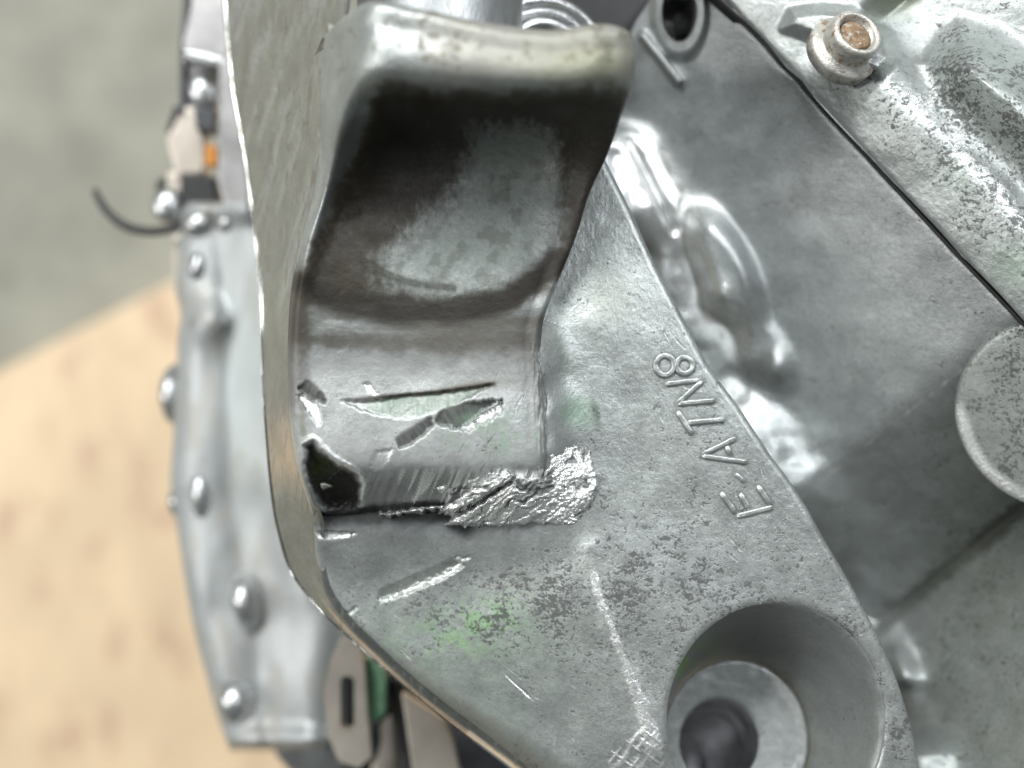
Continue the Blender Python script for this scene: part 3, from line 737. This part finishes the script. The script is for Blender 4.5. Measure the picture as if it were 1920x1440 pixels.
    stain_or_light(tint, 0.9 * sstep(16, 3, linedist(px, py, [(600, 968), (660, 958), (740, 950), (830, 948)]) + 12 * (n3 - 0.5)), (0.02, 0.02, 0.019))
    wear[..., 3] = np.maximum(wear[..., 3], 0.10 * sb)
    # torn crease beside the pad
    cre = sstep(26, 6, linedist(px, py, [(1015, 660), (1022, 720), (1026, 800), (1028, 870)]) + 10 * (n3 - 0.5))
    z += cre * (fbm(px / 4, py / 26, 161, 3) - 0.5) * 12
    stain_or_light(tint, cre * 0.55 * (0.4 + n2), (0.15, 0.15, 0.145))
    wear[..., 1] = np.maximum(wear[..., 1], 0.5 * cre * sstep(0.58, 0.75, fbm(px / 4, py / 18, 162, 3)))
    rs = np.random.RandomState(11)
    for k in range(26):
        x0, y0 = rs.uniform(580, 1000), rs.uniform(640, 930)
        a = rs.normal(1.9, 0.35); Ls = rs.uniform(14, 50)
        dz, mu, md = groove(px, py, (x0, y0), (x0 + Ls * math.cos(a), y0 + Ls * math.sin(a)), 1.8, 1.8, 1.5)
        z += dz
        if k % 3 == 0: wear[..., 1] = np.maximum(wear[..., 1], 0.5 * md)
    return grid("mounting_lug", px, py, z, M_CAST, G, tint, wear)
LUG = build_lug()

# ---- torn metal
def patch_heights(px, py):
    pts = [(835, 985, -28), (870, 960, 0), (900, 930, 24), (930, 900, 44), (965, 884, 56), (1010, 895, 46), (1030, 860, 34), (1050, 800, 14), (1090, 815, 5), (1110, 850, 5),
           (1122, 900, 4), (1112, 940, 0), (1085, 978, -12), (1000, 988, -20), (920, 988, -26), (960, 940, 26), (1000, 940, 22), (1040, 930, 16), (1060, 870, 18), (1050, 970, -6)]
    return rbf(pts, px, py)
def torn(name, poly, parent, seed, zoff=2.5, amp=4.2, step=1.6, ang=-32, zfun=patch_heights, bare=1.0):
    P = np.array(poly)
    xs = np.arange(P[:, 0].min() - 6, P[:, 0].max() + 6, step); ys = np.arange(P[:, 1].min() - 6, P[:, 1].max() + 6, step)
    px, py = np.meshgrid(xs, ys)
    nE = fbm(px / 9, py / 9, seed, 4)
    d = polydist(px, py, poly) + 12 * (nE - 0.5)
    c, s = math.cos(math.radians(ang)), math.sin(math.radians(ang))
    wx = px + 9 * (fbm(px / 24, py / 24, seed + 5, 3) - 0.5) * 2; wy = py + 9 * (fbm(px / 24, py / 24, seed + 6, 3) - 0.5) * 2
    u, v = wx * c + wy * s, -wx * s + wy * c
    r1 = 1 - np.abs(2 * fbm(u / 80, v / 5.5, seed + 1, 4, 0.5) - 1); r2 = 1 - np.abs(2 * fbm(u / 16, v / 7, seed + 2, 3) - 1)
    ter = np.floor(v / 15 + 2.2 * fbm(u / 50, v / 40, seed + 3, 2)); saw = (v / 15 + 2.2 * fbm(u / 50, v / 40, seed + 3, 2)) - ter
    big = fbm(wx / 34, wy / 26, seed + 8, 3); cry = 1 - np.abs(2 * fbm(wx / 8, wy / 8, seed + 7, 4, 0.62) - 1)
    iso = sstep(1000, 1060, px)
    z = zfun(px, py) + zoff + amp * (big - 0.5) * 2.6 + amp * (1 - 0.7 * iso) * (r1 - 0.6) * 1.0 + amp * (0.25 + 1.2 * iso) * (cry - 0.6) + amp * 0.8 * (saw - 0.5) * (1 - 0.6 * iso) + (fbm(px / 3, py / 3, seed + 4, 2) - 0.5) * 2.5
    z -= 46 * (1 - sstep(-6, 6, d))
    tint = rgba(px.shape); wear = np.zeros(px.shape + (4,))
    wear[..., 1] = np.clip(bare * (sstep(0.30, 0.5, big) * 0.8 + 0.45 * cry * saw + 0.35), 0, 1); wear[..., 3] = 0.8; wear[..., 2] = 0.15
    dragl = fbm(u / 45, v / 2.4, seed + 12, 3)
    wear[..., 1] = np.clip(wear[..., 1] * (0.70 + 0.8 * dragl), 0, 1)
    wear[..., 1] *= 0.70 + 0.6 * sstep(0.35, 0.62, fbm(wx / 55, wy / 40, seed + 14, 2))
    gap = np.clip(sstep(0.40, 0.28, big) * 0.7 + sstep(0.10, 0.0, saw) * (1 - iso) + sstep(0.50, 0.25, cry) * 0.8 * (0.3 + 0.7 * iso) + 0.8 * sstep(0.62, 0.40, r1) * (1 - iso), 0, 1)
    stain_or_light(tint, 0.85 * gap, (0.10, 0.10, 0.10))
    wear[..., 1] *= 1 - 0.9 * gap
    keep = d > -7
    kf = keep[:-1, :-1] & keep[1:, :-1] & keep[1:, 1:] & keep[:-1, 1:]
    return grid(name, px, py, z, M_CAST, parent, tint, wear, kf)
torn("fracture", [(832, 986), (850, 970), (900, 945), (930, 918), (968, 888), (988, 892), (1018, 896), (1028, 862), (1038, 812), (1054, 794), (1070, 822), (1092, 816), (1112, 850), (1123, 905), (1112, 945), (1088, 978), (1066, 988), (1000, 984), (900, 989)], LUG, 201)
torn("metal_flake", [(828, 958), (850, 938), (905, 905), (955, 882), (972, 886), (962, 900), (900, 938), (850, 962)], LUG, 231, 10, 5, 1.6, -32)
torn("metal_flake", [(800, 915), (812, 885), (838, 880), (860, 884), (900, 880), (940, 884), (936, 898), (880, 918), (850, 930)], LUG, 251, 4, 4, 1.6, -62, patch_heights, 0.95)
torn("metal_flake", [(716, 964), (750, 958), (800, 948), (838, 944), (836, 952), (790, 960), (730, 968)], LUG, 291, 4, 3, 1.4, -10, lambda x, y: -12 + 0 * x)

# ---- machined left side of the lug
def build_side():
    corner = [(-60, 650), (20, 640), (90, 626), (170, 620), (240, 615), (300, 606), (380, 594), (460, 569), (550, 549), (630, 544), (700, 543), (775, 545), (850, 556), (900, 569),
              (940, 581), (985, 594), (1060, 597), (1110, 608), (1165, 644), (1225, 704), (1300, 786), (1360, 864), (1430, 964), (1540, 1107)]
    outer = [(-60, 420), (20, 427), (90, 432), (170, 440), (240, 452), (300, 462), (380, 472), (460, 480), (550, 488), (630, 490), (700, 491), (775, 495), (850, 501), (900, 506),
             (940, 511), (985, 519), (1060, 541), (1110, 572), (1165, 622), (1225, 688), (1300, 775), (1360, 850), (1430, 946), (1540, 1085)]
    zc = [230, 200, 150, 130, 105, 60, 20, 0, 0, 0, 0, 0, -5, -12, -28, -60, -105, -118, -125, -130, -138, -150, -160, -170]
    zo = [-420, -400, -390, -370, -350, -330, -300, -280, -240, -210, -195, -185, -185, -190, -195, -205, -215, -205, -185, -180, -185, -200, -215, -230]
    rows = []
    for (y, xc), (_, xo), a, b in zip(corner, outer, zc, zo):
        if y < 1000: rows.append([(xc + 14, y, a + 8), (xc, y, a - 6), (xc * 0.6 + xo * 0.4, y, a * 0.6 + b * 0.4), (xo + 2, y, b + 8), (xo + 4, y + 1, b - 14), (xo + 45, y + 4, b - 260)])
        else: rows.append([(xc + 12, y - 8, a + 10), (xc, y, a - 6), (xc * 0.5 + xo * 0.5, y, a * 0.5 + b * 0.5), (xo + 1, y + 1, b + 6), (xo + 4, y, b - 12), (xo + 50, y - 30, b - 240)])
    px, py, z = net(rows, 400, 90)
    z += (fbm(px / 12, py / 120, 301, 3) - 0.5) * 1.2
    tint = rgba(px.shape); wear = np.zeros(px.shape + (4,))
    nn = fbm((px + 0.26 * py) / 26, py / 160, 311, 4); nf = fbm((px + 0.30 * py) / 12, py / 110, 313, 4)
    stain_or_light(tint, 0.22 * sstep(620, 380, py) * (0.55 + 0.5 * nn), (0.17, 0.155, 0.12))
    stain_or_light(tint, 0.45 * sstep(0.45, 0.75, nf) * sstep(700, 500, py), (0.37, 0.39, 0.38))
    stain_or_light(tint, 0.55 * sstep(0.58, 0.72, fbm((px + 0.1 * py) / 6, py / 55, 317, 4)), (0.13, 0.11, 0.085))
    wear[..., 1] = 0.45 * sstep(0.72, 0.82, nf) * sstep(600, 400, py)
    wear[..., 2] = 0.55
    wear[..., 1] = np.maximum(wear[..., 1], 0.9 * sstep(0, 10, polydist(px, py, [(602, 26), (650, 56), (642, 140), (630, 122), (614, 70)]) + 6 * (nf - 0.5)))
    wear[..., 0] = 0.05
    wear[..., 1] = np.maximum(wear[..., 1], 0.8 * sstep(9, 3, linedist(px, py, [(880, 1375), (960, 1440), (1010, 1480)]) + 0 * px))
    return grid("machined_side_face", px, py, z, M_SIDEC, G, tint, wear)
M_SIDEC = cast_material("machined_aluminium", base=(0.48, 0.48, 0.46), rough=0.32, metal=0.9, bump=0.12)
build_side()

# ---- main casing on the right
def plane(p, q, r):
    A = np.array([[p[0], p[1], 1], [q[0], q[1], 1], [r[0], r[1], 1]], float)
    c = np.linalg.solve(A, np.array([p[2], q[2], r[2]], float))
    return lambda x, y: c[0] * x + c[1] * y + c[2]
SEAM = [(-60, 1300), (0, 1355), (75, 1430), (150, 1500), (320, 1652), (480, 1800), (605, 1919), (700, 2010)]
P1 = plane((1360, 0, -230), (1900, 590, -40), (1300, 600, -470))
P2 = plane((1480, 950, P1(1480, 950) - 5), (1900, 610, P1(1900, 610)), (1920, 950, -345))
P3 = plane((1660, 1160, P2(1660, 1160)), (1920, 950, P2(1920, 950)), (1920, 1440, -130))
def casing_z(px, py):
    a, b, c = P1(px, py), P2(px, py), P3(px, py)
    k = 9.0
    z = -k * np.logaddexp(-a / k, -b / k)
    k2 = 3.0
    return k2 * np.logaddexp(z / k2, c / k2)
def build_casing():
    nv, nu = 480, 300
    y = np.linspace(-60, 1540, nv)
    R = curve(REDGE, y)
    L = np.where(y < 215, curve([(-60, 1245), (0, 1218), (60, 1183), (110, 1176), (160, 1165), (215, 1040)], np.clip(y, -60, 215)), R - 85)
    Sx = np.where(y < 690, curve(SEAM, np.clip(y, -60, 700)) - 3.0, 2005)
    Sx = np.minimum(Sx, 2005)
    s = np.linspace(0, 1, nu)[None]
    px = L[:, None] + (Sx - L)[:, None] * s; py = np.repeat(y[:, None], nu, 1)
    Rg = np.repeat(R[:, None], nu, 1)
    d = px - Rg
    z = casing_z(px, py)
    n1 = fbm(px / 70, py / 70, 401, 4); n2 = fbm(px / 9, py / 9, 403, 3); n3 = fbm(px / 24, py / 24, 405, 4)
    # fillet up to the lug wall
    seg = sstep(215, 275, py) * sstep(490, 400, py) + 0.55 * sstep(700, 790, py) * sstep(1010, 900, py)
    seg2 = sstep(1150, 1190, py) * sstep(1300, 1270, py)
    k = 14.0
    z += (0.42 + 0.62 * seg) * k * np.logaddexp(0, (112 - d) / k) * sstep(180, 262, py) * sstep(1060, 960, py)
    z += 1.0 * seg2 * k * np.logaddexp(0, (42 - d) / k)
    z += 1.1 * k * np.logaddexp(0, (100 - d) / k) * sstep(1350, 1420, py)
    # lumpy casting in the valley: pads and ribs
    z += 70 * blob(px, py, 1362, 505, 46, 120, -26, 4) + 30 * blob(px, py, 1440, 668, 44, 70, -24, 3)
    z -= 16 * np.exp(-(linedist(px, py, [(1180, 265), (1265, 430)]) / 9) ** 2)
    z += 26 * blob(px, py, 1345, 560, 30, 30) + 22 * blob(px, py, 1455, 690, 26, 30)
    z += 40 * blob(px, py, 1690, 1250, 26, 60, -20)
    z += (fbm(px / 110, py / 110, 401, 2) - 0.5) * 8 + (n2 - 0.5) * 0.6 + (fbm(px / 60, py / 60, 409, 2) - 0.5) * 22 * np.exp(-np.clip(d - 40, 0, 999) / 60) * sstep(230, 300, py)
    # boss round the hole, rib beside it
    hr = np.hypot((px - 1274) / 33, (py - 22) / 56)
    z += 26 * sstep(1.75, 1.35, hr)
    z += 24 * np.exp(-(linedist(px, py, [(1206, 68), (1238, 108), (1272, 152)]) / 8.5) ** 4)
    # narrow chamfer along the seam
    ds = (Sx[:, None] - px) * 0.72
    z -= 8 * np.exp(-ds / 4)
    tint = rgba(px.shape); wear = np.zeros(px.shape + (4,))
    gl = np.exp(-((d - 70) / 75) ** 2) * sstep(225, 280, py) * sstep(1030, 950, py)
    wear[..., 2] = np.clip(gl * 0.42, 0, 1)
    wear[..., 1] = np.clip((0.85 - 0.55 * sstep(600, 720, py)) * gl, 0, 1)  # valley highlights painted brighter through the bare-metal colour
    wear[..., 1] = np.maximum(wear[..., 1], 0.42 * sstep(7, 2, linedist(px, py, [(1490, 942), (1905, 612)])) * n3 * 1.6)
    wear[..., 0] = np.clip((0.16 + 0.25 * sstep(1560, 1800, px) + 0.3 * blob(px, py, 1820, 1150, 150, 130)) * (1 - gl), 0, 1)
    stain_or_light(tint, 0.25 * sstep(300, 700, py) * (0.5 + n3), (0.17, 0.20, 0.17))
    stain_or_light(tint, 0.45 * sstep(0.55, 0.72, n3) * blob(px, py, 1460, 380, 70, 60), (0.12, 0.12, 0.11))
    F2 = linedist(px, py, [(1650, 1170), (1920, 950), (2000, 885)])
    stain_or_light(tint, 0.85 * sstep(24, 3, F2 + 22 * (n3 - 0.5)) * sstep(1600, 1760, px), (0.05, 0.05, 0.042))
    stain_or_light(tint, 0.35 * sstep(0, 60, (py - 950) * 0.75 + (px - 1480) * 0.63) * sstep(1640, 1800, px) * (0.5 + n3) * 0.7, (0.15, 0.18, 0.15))
    stain_or_light(tint, 0.35 * blob(px, py, 1850, 1090, 120, 120) * (0.4 + n3), (0.15, 0.15, 0.12))
    # skirts and hole
    ci = None
    inside = hr < 1
    ci = inside[:-1, :-1] & inside[1:, :-1] & inside[1:, 1:] & inside[:-1, 1:]
    full = np.zeros_like(inside)
    full[:-1, :-1] |= ~ci; full[1:, :-1] |= ~ci; full[1:, 1:] |= ~ci; full[:-1, 1:] |= ~ci
    snap = inside & full & (py > -55)
    ex, ey = (px - 1274) / 33, (py - 22) / 56
    px = np.where(snap, 1274 + ex / np.maximum(hr, 1e-6) * 33, px); py = np.where(snap, 22 + ey / np.maximum(hr, 1e-6) * 56, py)
    def ext(a, lo, hi): return np.concatenate([lo, a, hi], 1)
    px2 = ext(px, px[:, :1] + 30, px[:, -1:] - 2); py2 = ext(py, py[:, :1], py[:, -1:] + 2); z2 = ext(z, z[:, :1] - 500, z[:, -1:] - 60)
    te = np.concatenate([tint[:, :1], tint, tint[:, -1:]], 1); we = np.concatenate([wear[:, :1], wear, wear[:, -1:]], 1)
    keep = np.ones((nv - 1, nu + 1), bool); keep[:, 1:-1] = ~ci
    o = grid("main_casing", px2, py2, z2, M_CAST2, G, te, we, keep)
    # hole lining
    th = np.linspace(0, 2 * np.pi, 64); rows = []
    zt = casing_z(1274 + 33 * np.cos(th), 22 + 56 * np.sin(th)) + 22
    for t in np.linspace(0, 1, 16):
        rows.append(np.stack([1274 + (33 - 6 * t) * np.cos(th) - 14 * t, 22 + (56 - 8 * t) * np.sin(th) + 26 * t, zt - 4 - 260 * t], -1))
    rows.append(np.stack([1260 + 0.5 * np.cos(th), 48 + 0.5 * np.sin(th), zt * 0 - 560], -1))
    Rr = np.array(rows)[:, ::-1]
    grid("hole_lining", Rr[..., 0], Rr[..., 1], Rr[..., 2], M_BORE, o)
    return o
CASE = build_casing()
# round boss at the right edge
def casing_boss():
    c = world(1985, 780, float(P1(1985, 780)) - 7)
    prof = [(130, -240), (190, -30), (196, -6), (193, 0), (188, 3), (181, 4), (150, 4), (120, 4), (0.0, 4)]
    o = lathe("casing_boss", c, prof, M_CAST2, CASE, 96, (-0.711, -0.329, 1), (1.0, 1.0))
    vc = np.zeros(len(o.data.vertices) * 3, np.float32); o.data.vertices.foreach_get('co', vc)
    rel = vc.reshape(-1, 3) / K + GB - np.array(c); an = np.array((-0.711, -0.329, 1.0)); an /= np.linalg.norm(an)
    rad = np.linalg.norm(rel - (rel @ an)[:, None] * an, axis=1)
    wv = np.zeros((len(rad), 4)); wv[:, 0] = 0.85; wv[:, 1] = 0.9 * ((rad > 180) & (rad < 195)) * np.clip((60 - rel[:, 1]) / 80, 0, 1); wv[:, 2] = 0.3 * (rad > 183)  # highlight arc on the lower rim painted as bare metal
    o.data.attributes['wear'].data.foreach_set('color', wv.astype(np.float32).ravel())
    o.data.attributes['tint'].data.foreach_set('color', np.tile([0.16, 0.175, 0.14, 0.45], len(o.data.vertices)).astype(np.float32))
casing_boss()

# ---- bolted side cover
def build_cover():
    nv, nu = 300, 280
    y = np.linspace(-60, 690, nv)
    Sx = curve(SEAM, y) + 3.0
    s = np.linspace(0, 1, nu)[None] ** 1.15
    px = Sx[:, None] + (2030 - Sx)[:, None] * s; py = np.repeat(y[:, None], nu, 1)
    q = (px - 1430) * 0.734 - (py - 75) * 0.679      # distance from the seam
    t = (px - 1430) * 0.679 + (py - 75) * 0.734      # along the seam
    z = np.interp(t, [-150, 0, 300, 720], [-190, -160, -90, -10]) + 0 * q
    n1 = fbm(px / 60, py / 60, 501, 4); n2 = fbm(px / 8, py / 8, 503, 3); n3 = fbm(px / 22, py / 22, 505, 4)
    on = sstep(70, 130, t)
    qq = q + 8 * (fbm(px / 80, py / 80, 521, 2) - 0.5)
    prof = sum(np.interp(qq + o, [0, 70, 112, 140, 188, 245, 700], [0, 44, 62, 57, 16, 2, 130]) for o in np.linspace(-16, 16, 9)) / 9.0
    z += on * prof + (1 - on) * q * 0.35
    # raised lump upper right
    lump = [(1720, 120), (1752, 60), (1800, 30), (1870, 50), (1960, 110), (2040, 200), (2040, 420), (1960, 400), (1880, 320), (1800, 250), (1740, 190)]
    ld = polydist(px, py, lump)
    z += 112 * sstep(-15, 115, ld) 
    # pad under the bolt and small rib left of it
    z += 30 * sstep(-16, 18, polydist(px, py, [(1470, 52), (1485, 22), (1540, 15), (1600, 20), (1668, 70), (1680, 110), (1650, 140), (1610, 130), (1540, 100), (1520, 70), (1500, 62)]))
    z -= 10 * np.exp(-(np.clip(q, 0, 999)) / 5)
    z += (fbm(px / 90, py / 90, 501, 2) - 0.5) * 6 + (n2 - 0.5) * 1.0
    tint = rgba(px.shape); wear = np.zeros(px.shape + (4,))
    sp = 0.08 + 0.75 * on * np.exp(-((q - 105) / 55) ** 2) + 1.0 * sstep(-10, 40, ld) + 0.25 * sstep(1700, 1800, px)
    wear[..., 0] = np.clip(sp, 0, 1)
    wear[..., 2] = 0.35 * on * np.exp(-((q - 130) / 40) ** 2)
    wear[..., 1] = 0.55 * on * np.exp(-((q - 132) / 30) ** 2) * sstep(0.3, 0.7, fbm(px / 14, py / 14, 531, 4)) + 0.35 * sstep(40, 90, ld) * sstep(0.4, 0.7, n3)  # ridge highlight strengthened by painting brighter bare metal
    stain_or_light(tint, 0.45 * np.clip(blob(px, py, 1900, 500, 60, 60) + blob(px, py, 1660, 90, 40, 120, 0) * 0.5 + blob(px, py, 1790, 330, 80, 50, 40) * 0.6, 0, 1), (0.25, 0.36, 0.26))
    stain_or_light(tint, 0.5 * sstep(60, 0, py) * sstep(1600, 1640, px) * sstep(1760, 1700, px), (0.27, 0.30, 0.17))
    stain_or_light(tint, 0.35 * sstep(0, 30, ld), (0.40, 0.47, 0.43))
    def ext(a, lo): return np.concatenate([lo, a], 1)
    px2 = ext(px, px[:, :1] + 2); py2 = ext(py, py[:, :1] - 2); z2 = ext(z, z[:, :1] - 60)
    o = grid("side_cover", px2, py2, z2, M_CAST, G, np.concatenate([tint[:, :1], tint], 1), np.concatenate([wear[:, :1], wear], 1))
    return o
COVER = build_cover()
# gasket line and added black backing in the seam
tube("gasket_and_backing", [(x - 1, yy + 1, zz) for (yy, x), zz in zip(SEAM, (-205, -190, -185, -155, -125, -75, -35, -5))], 4.5, M_BLACK, G, 8)
tube("gasket_and_backing", [(x, yy, zz) for (yy, x), zz in zip(SEAM, (-250, -240, -235, -205, -175, -125, -85, -55))], 22, M_BLACK, G, 8)  # wide black backing added under the seam to stop light showing through
# rusty bolt
BAX = Vector((0.30, 0.40, 1)).normalized()
def build_bolt():
    c = Vector(world(1582, 92, -44))
    ax = BAX
    b = lathe("cover_bolt", c, [(78, -20), (80, 2), (76, 8), (58, 12), (57, 16), (58, 44), (56, 51), (51, 54), (45, 54), (42, 50), (40, 40), (0, 39)], M_BOLT, COVER, 48, ax, (0.88, 0.88))
    return b
build_bolt()
lathe("bolt_recess", Vector(world(1582, 92, -44)) + BAX * 41, [(38, 0), (30, 5), (14, 3), (0, 7)], M_RUST, COVER, 32, BAX, (0.88, 0.88))

# ---- behind the rim: tube, pulley, black block for the dark void
tube("output_tube", [(825, -420, -150), (825, -150, -150), (825, 130, -150)], 165, M_FLANGE, G, 64)
pc = world(1022, 96, -260)
lathe("pulley", pc, [(128, -120), (128, -8), (122, 0), (112, 2), (106, -6), (102, -14), (94, -14), (88, -4), (70, 6), (55, 6), (50, -20), (0, -22)], M_ALU, G, 96, (0.1, 0.15, 1))
prism("dark_void_block", [(1040, -120), (1260, -120), (1260, 160), (1040, 160)], -620, 300, M_BLACK, G, 30)  # black block standing in for the unlit void behind the rim

# ---- rear flange on the left, far below the focus
def build_flange():
    spec = [(380, 352, 470), (430, 338, 500), (480, 334, 520), (540, 331, 540), (590, 341, 550), (640, 336, 550), (700, 334, 560), (760, 330, 560), (830, 326, 570), (900, 322, 575), (960, 330, 585),
            (1060, 345, 610), (1180, 366, 650), (1280, 392, 626), (1350, 412, 620), (1400, 430, 612)]
    rows = []
    for y, xl, xr in spec:
        w = xr - xl
        rows.append([(xl + 14, y, -1500), (xl + 1, y, -1050), (xl, y, -960), (xl + 0.12 * w, y, -905), (xl + 0.30 * w, y, -890), (xl + 0.42 * w, y, -898), (xl + 0.55 * w, y, -880), (xl + 0.8 * w, y, -840), (xr, y, -860)])
    last = [(x * 1.0, y + 6, z - 450) for x, y, z in rows[-1]]
    first = [(x, y + 14, z - 420) for x, y, z in rows[0]]
    px, py, z = net([first] + rows + [last], 240, 100)
    z += (fbm(px / 60, py / 160, 601, 2) - 0.5) * 30 + 45 * blob(px, py, 395, 600, 40, 40) 
    tint = rgba(px.shape); wear = np.zeros(px.shape + (4,))
    nn = fbm(px / 26, py / 80, 611, 4)
    stain_or_light(tint, 0.5, (0.46, 0.475, 0.48))
    stain_or_light(tint, 0.45 * sstep(0.5, 0.66, nn), (0.36, 0.33, 0.29))
    stain_or_light(tint, 0.4 * blob(px, py, 470, 700, 60, 260), (0.38, 0.44, 0.43))
    return grid("rear_flange", px, py, z, M_CAST2, G, tint, wear)
FL = build_flange()
M_FBOSS = simple("boss_metal", (0.55, 0.56, 0.57), 0.30, 0.85, 0.10, 2.0, 0.1)
def boss(px, py, zt, rx, ry, h=120, ang=0):
    c = world(px, py, zt)
    lathe("bolt_boss", c, [(1.0, -h), (1.0, -14), (0.94, -5), (0.80, 0), (0.5, 4), (0.0, 5)], M_ALU, FL, 28, (-0.25, 0.25, 1), (ry * 1.42, rx * 1.42))
def dome(name, px, py, zt, rx, ry, rz, mat, parent, ang=0):
    bm = bmesh.new(); bmesh.ops.create_uvsphere(bm, u_segments=28, v_segments=16, radius=1)
    c = Vector(world(px, py, zt)); ca, sa = math.cos(math.radians(ang)), math.sin(math.radians(ang))
    for v in bm.verts:
        x, y, zz = v.co.x * rx, v.co.y * ry, v.co.z * rz
        v.co = c + Vector((0, 0, -0.72 * rz if name == 'bolt_boss' else 0)) + Vector((x * ca - y * sa, x * sa + y * ca, zz))
    return from_bm(name, bm, mat, parent)
for x, y, zt, rx, ry, rz, a in ((371, 500, -900, 30, 48, 60, 0), (398, 606, -880, 62, 52, 60, 0), (318, 740, -1020, 34, 74, 90, 0), (375, 928, -895, 30, 68, 70, 4), (330, 940, -980, 26, 44, 60, 0),
                                (458, 1132, -860, 40, 72, 90, 12), (440, 1318, -880, 54, 68, 110, 10), (372, 418, -890, 44, 40, 60, 0), (432, 408, -880, 36, 46, 50, -25)):
    dome("bolt_boss", x, y, zt, rx * 1.15, ry * 1.15, rz, M_FBOSS, FL, a)

prism("flange_skirt", [(462, 1120), (650, 1120), (656, 1520), (585, 1500), (520, 1430), (486, 1372)], -1080, 200, M_FLANGE, FL, 30)
# fittings above the flange
SH = prism("heat_shield", [(352, -60), (440, -60), (446, 70), (425, 112), (345, 100), (341, 78), (368, 0)], -930, 60, M_SHEET, G, 8)
prism("shield_lip", [(344, 96), (350, 92), (418, 108), (416, 126), (346, 112)], -900, 60, M_ALU, SH, 6)
prism("edge_trim", [(344, -60), (358, -60), (350, 40), (345, 110), (344, 215), (336, 215), (337, 100), (341, 40)], -980, 60, M_DARK, G, 3)
prism("bracket_plate", [(345, 112), (420, 120), (416, 190), (392, 215), (345, 205)], -1010, 60, M_SHEET, G, 8)
dome("pipe_fitting", 384, 172, -985, 44, 54, 34, M_FBOSS, G, 25)
prism("sensor_body", [(364, 202), (404, 202), (404, 246), (366, 242)], -950, 90, M_DARK, G, 6)
prism("side_strip", [(410, 112), (436, 104), (450, 180), (462, 300), (470, 420), (430, 420), (408, 340)], -880, 80, M_SHEET, G, 6)
prism("latch", [(326, 196), (344, 204), (322, 250), (310, 246)], -1020, 60, M_BLACK, G, 6)
prism("support_arm", [(345, 195), (366, 205), (384, 262), (384, 326), (330, 334), (310, 262)], -990, 80, M_TAN, G, 10)
CN = prism("connector", [(338, 322), (404, 330), (408, 412), (345, 408)], -960, 120, M_BLACK, G, 8)
prism("orange_lock", [(384, 270), (407, 274), (406, 312), (383, 308)], -930, 40, M_ORANGE, CN, 5)
prism("clip", [(292, 338), (312, 332), (306, 388), (290, 382)], -1030, 60, M_BLACK, G, 6)
dome("plug_end", 316, 386, -1000, 44, 50, 34, M_FBOSS, G, 0)
prism("support_post", [(312, 320), (342, 324), (338, 400), (308, 396)], -1000, 100, M_TAN, G, 8)
prism("lower_arm", [(322, 440), (350, 440), (352, 560), (340, 575), (325, 545)], -1010, 100, M_TAN, G, 8)

# ---- brackets below the lug
sx = lambda cx, cy, w, h, n=8: [(cx + w * math.cos(a), cy + (h if math.sin(a) > 0 else -h) + w * math.sin(a)) for a in np.linspace(0, 2 * math.pi, 4 * n + 1)[:-1] + 0.01]
prism("slotted_bracket", [(620, 1235), (634, 1206), (654, 1194), (674, 1212), (684, 1262), (688, 1340), (697, 1420), (672, 1440), (636, 1428), (614, 1380), (608, 1300)], -640, 34, M_TAN, G, 0,
      hole=sx(651, 1318, 13, 38))
LH = prism("lower_housing", [(592, 1120), (700, 1120), (1200, 1380), (1200, 1640), (690, 1640)], -1160, 300, M_DARK, G, 20)
prism("green_clip", [(672, 1232), (708, 1240), (724, 1272), (722, 1340), (704, 1358), (686, 1340), (684, 1290)], -690, 60, M_GREEN, G, 8)
tube("rubber_hose", [(745, 1255, -800), (742, 1310, -800), (705, 1352, -800), (703, 1392, -810), (692, 1425, -830)], 15, M_BLACK, G)
tube("rubber_hose", [(742, 1270, -760), (752, 1340, -760), (762, 1400, -760), (772, 1480, -760)], 24, M_BLACK, G)
prism("mounting_strip", [(752, 1300), (830, 1350), (850, 1400), (875, 1500), (780, 1500)], -620, 40, M_TAN, G, 6)
prism("lower_tab", [(706, 1340), (736, 1335), (748, 1500), (690, 1500)], -900, 60, M_TAN, G, 8)

# ---- loose black cable end, hanging out to the left over the floor
cb = tube("cable", [(178, 356, -990), (188, 378, -985), (206, 402, -980), (236, 424, -975), (280, 434, -970), (326, 427, -965), (362, 404, -960), (385, 380, -980)],
          [8, 10, 11, 12, 12, 12, 12, 12], M_BLACK, None, 14, np.zeros(3))
cb["label"] = "thin black cable curling out to the left of the gearbox"
cb["category"] = "cable"
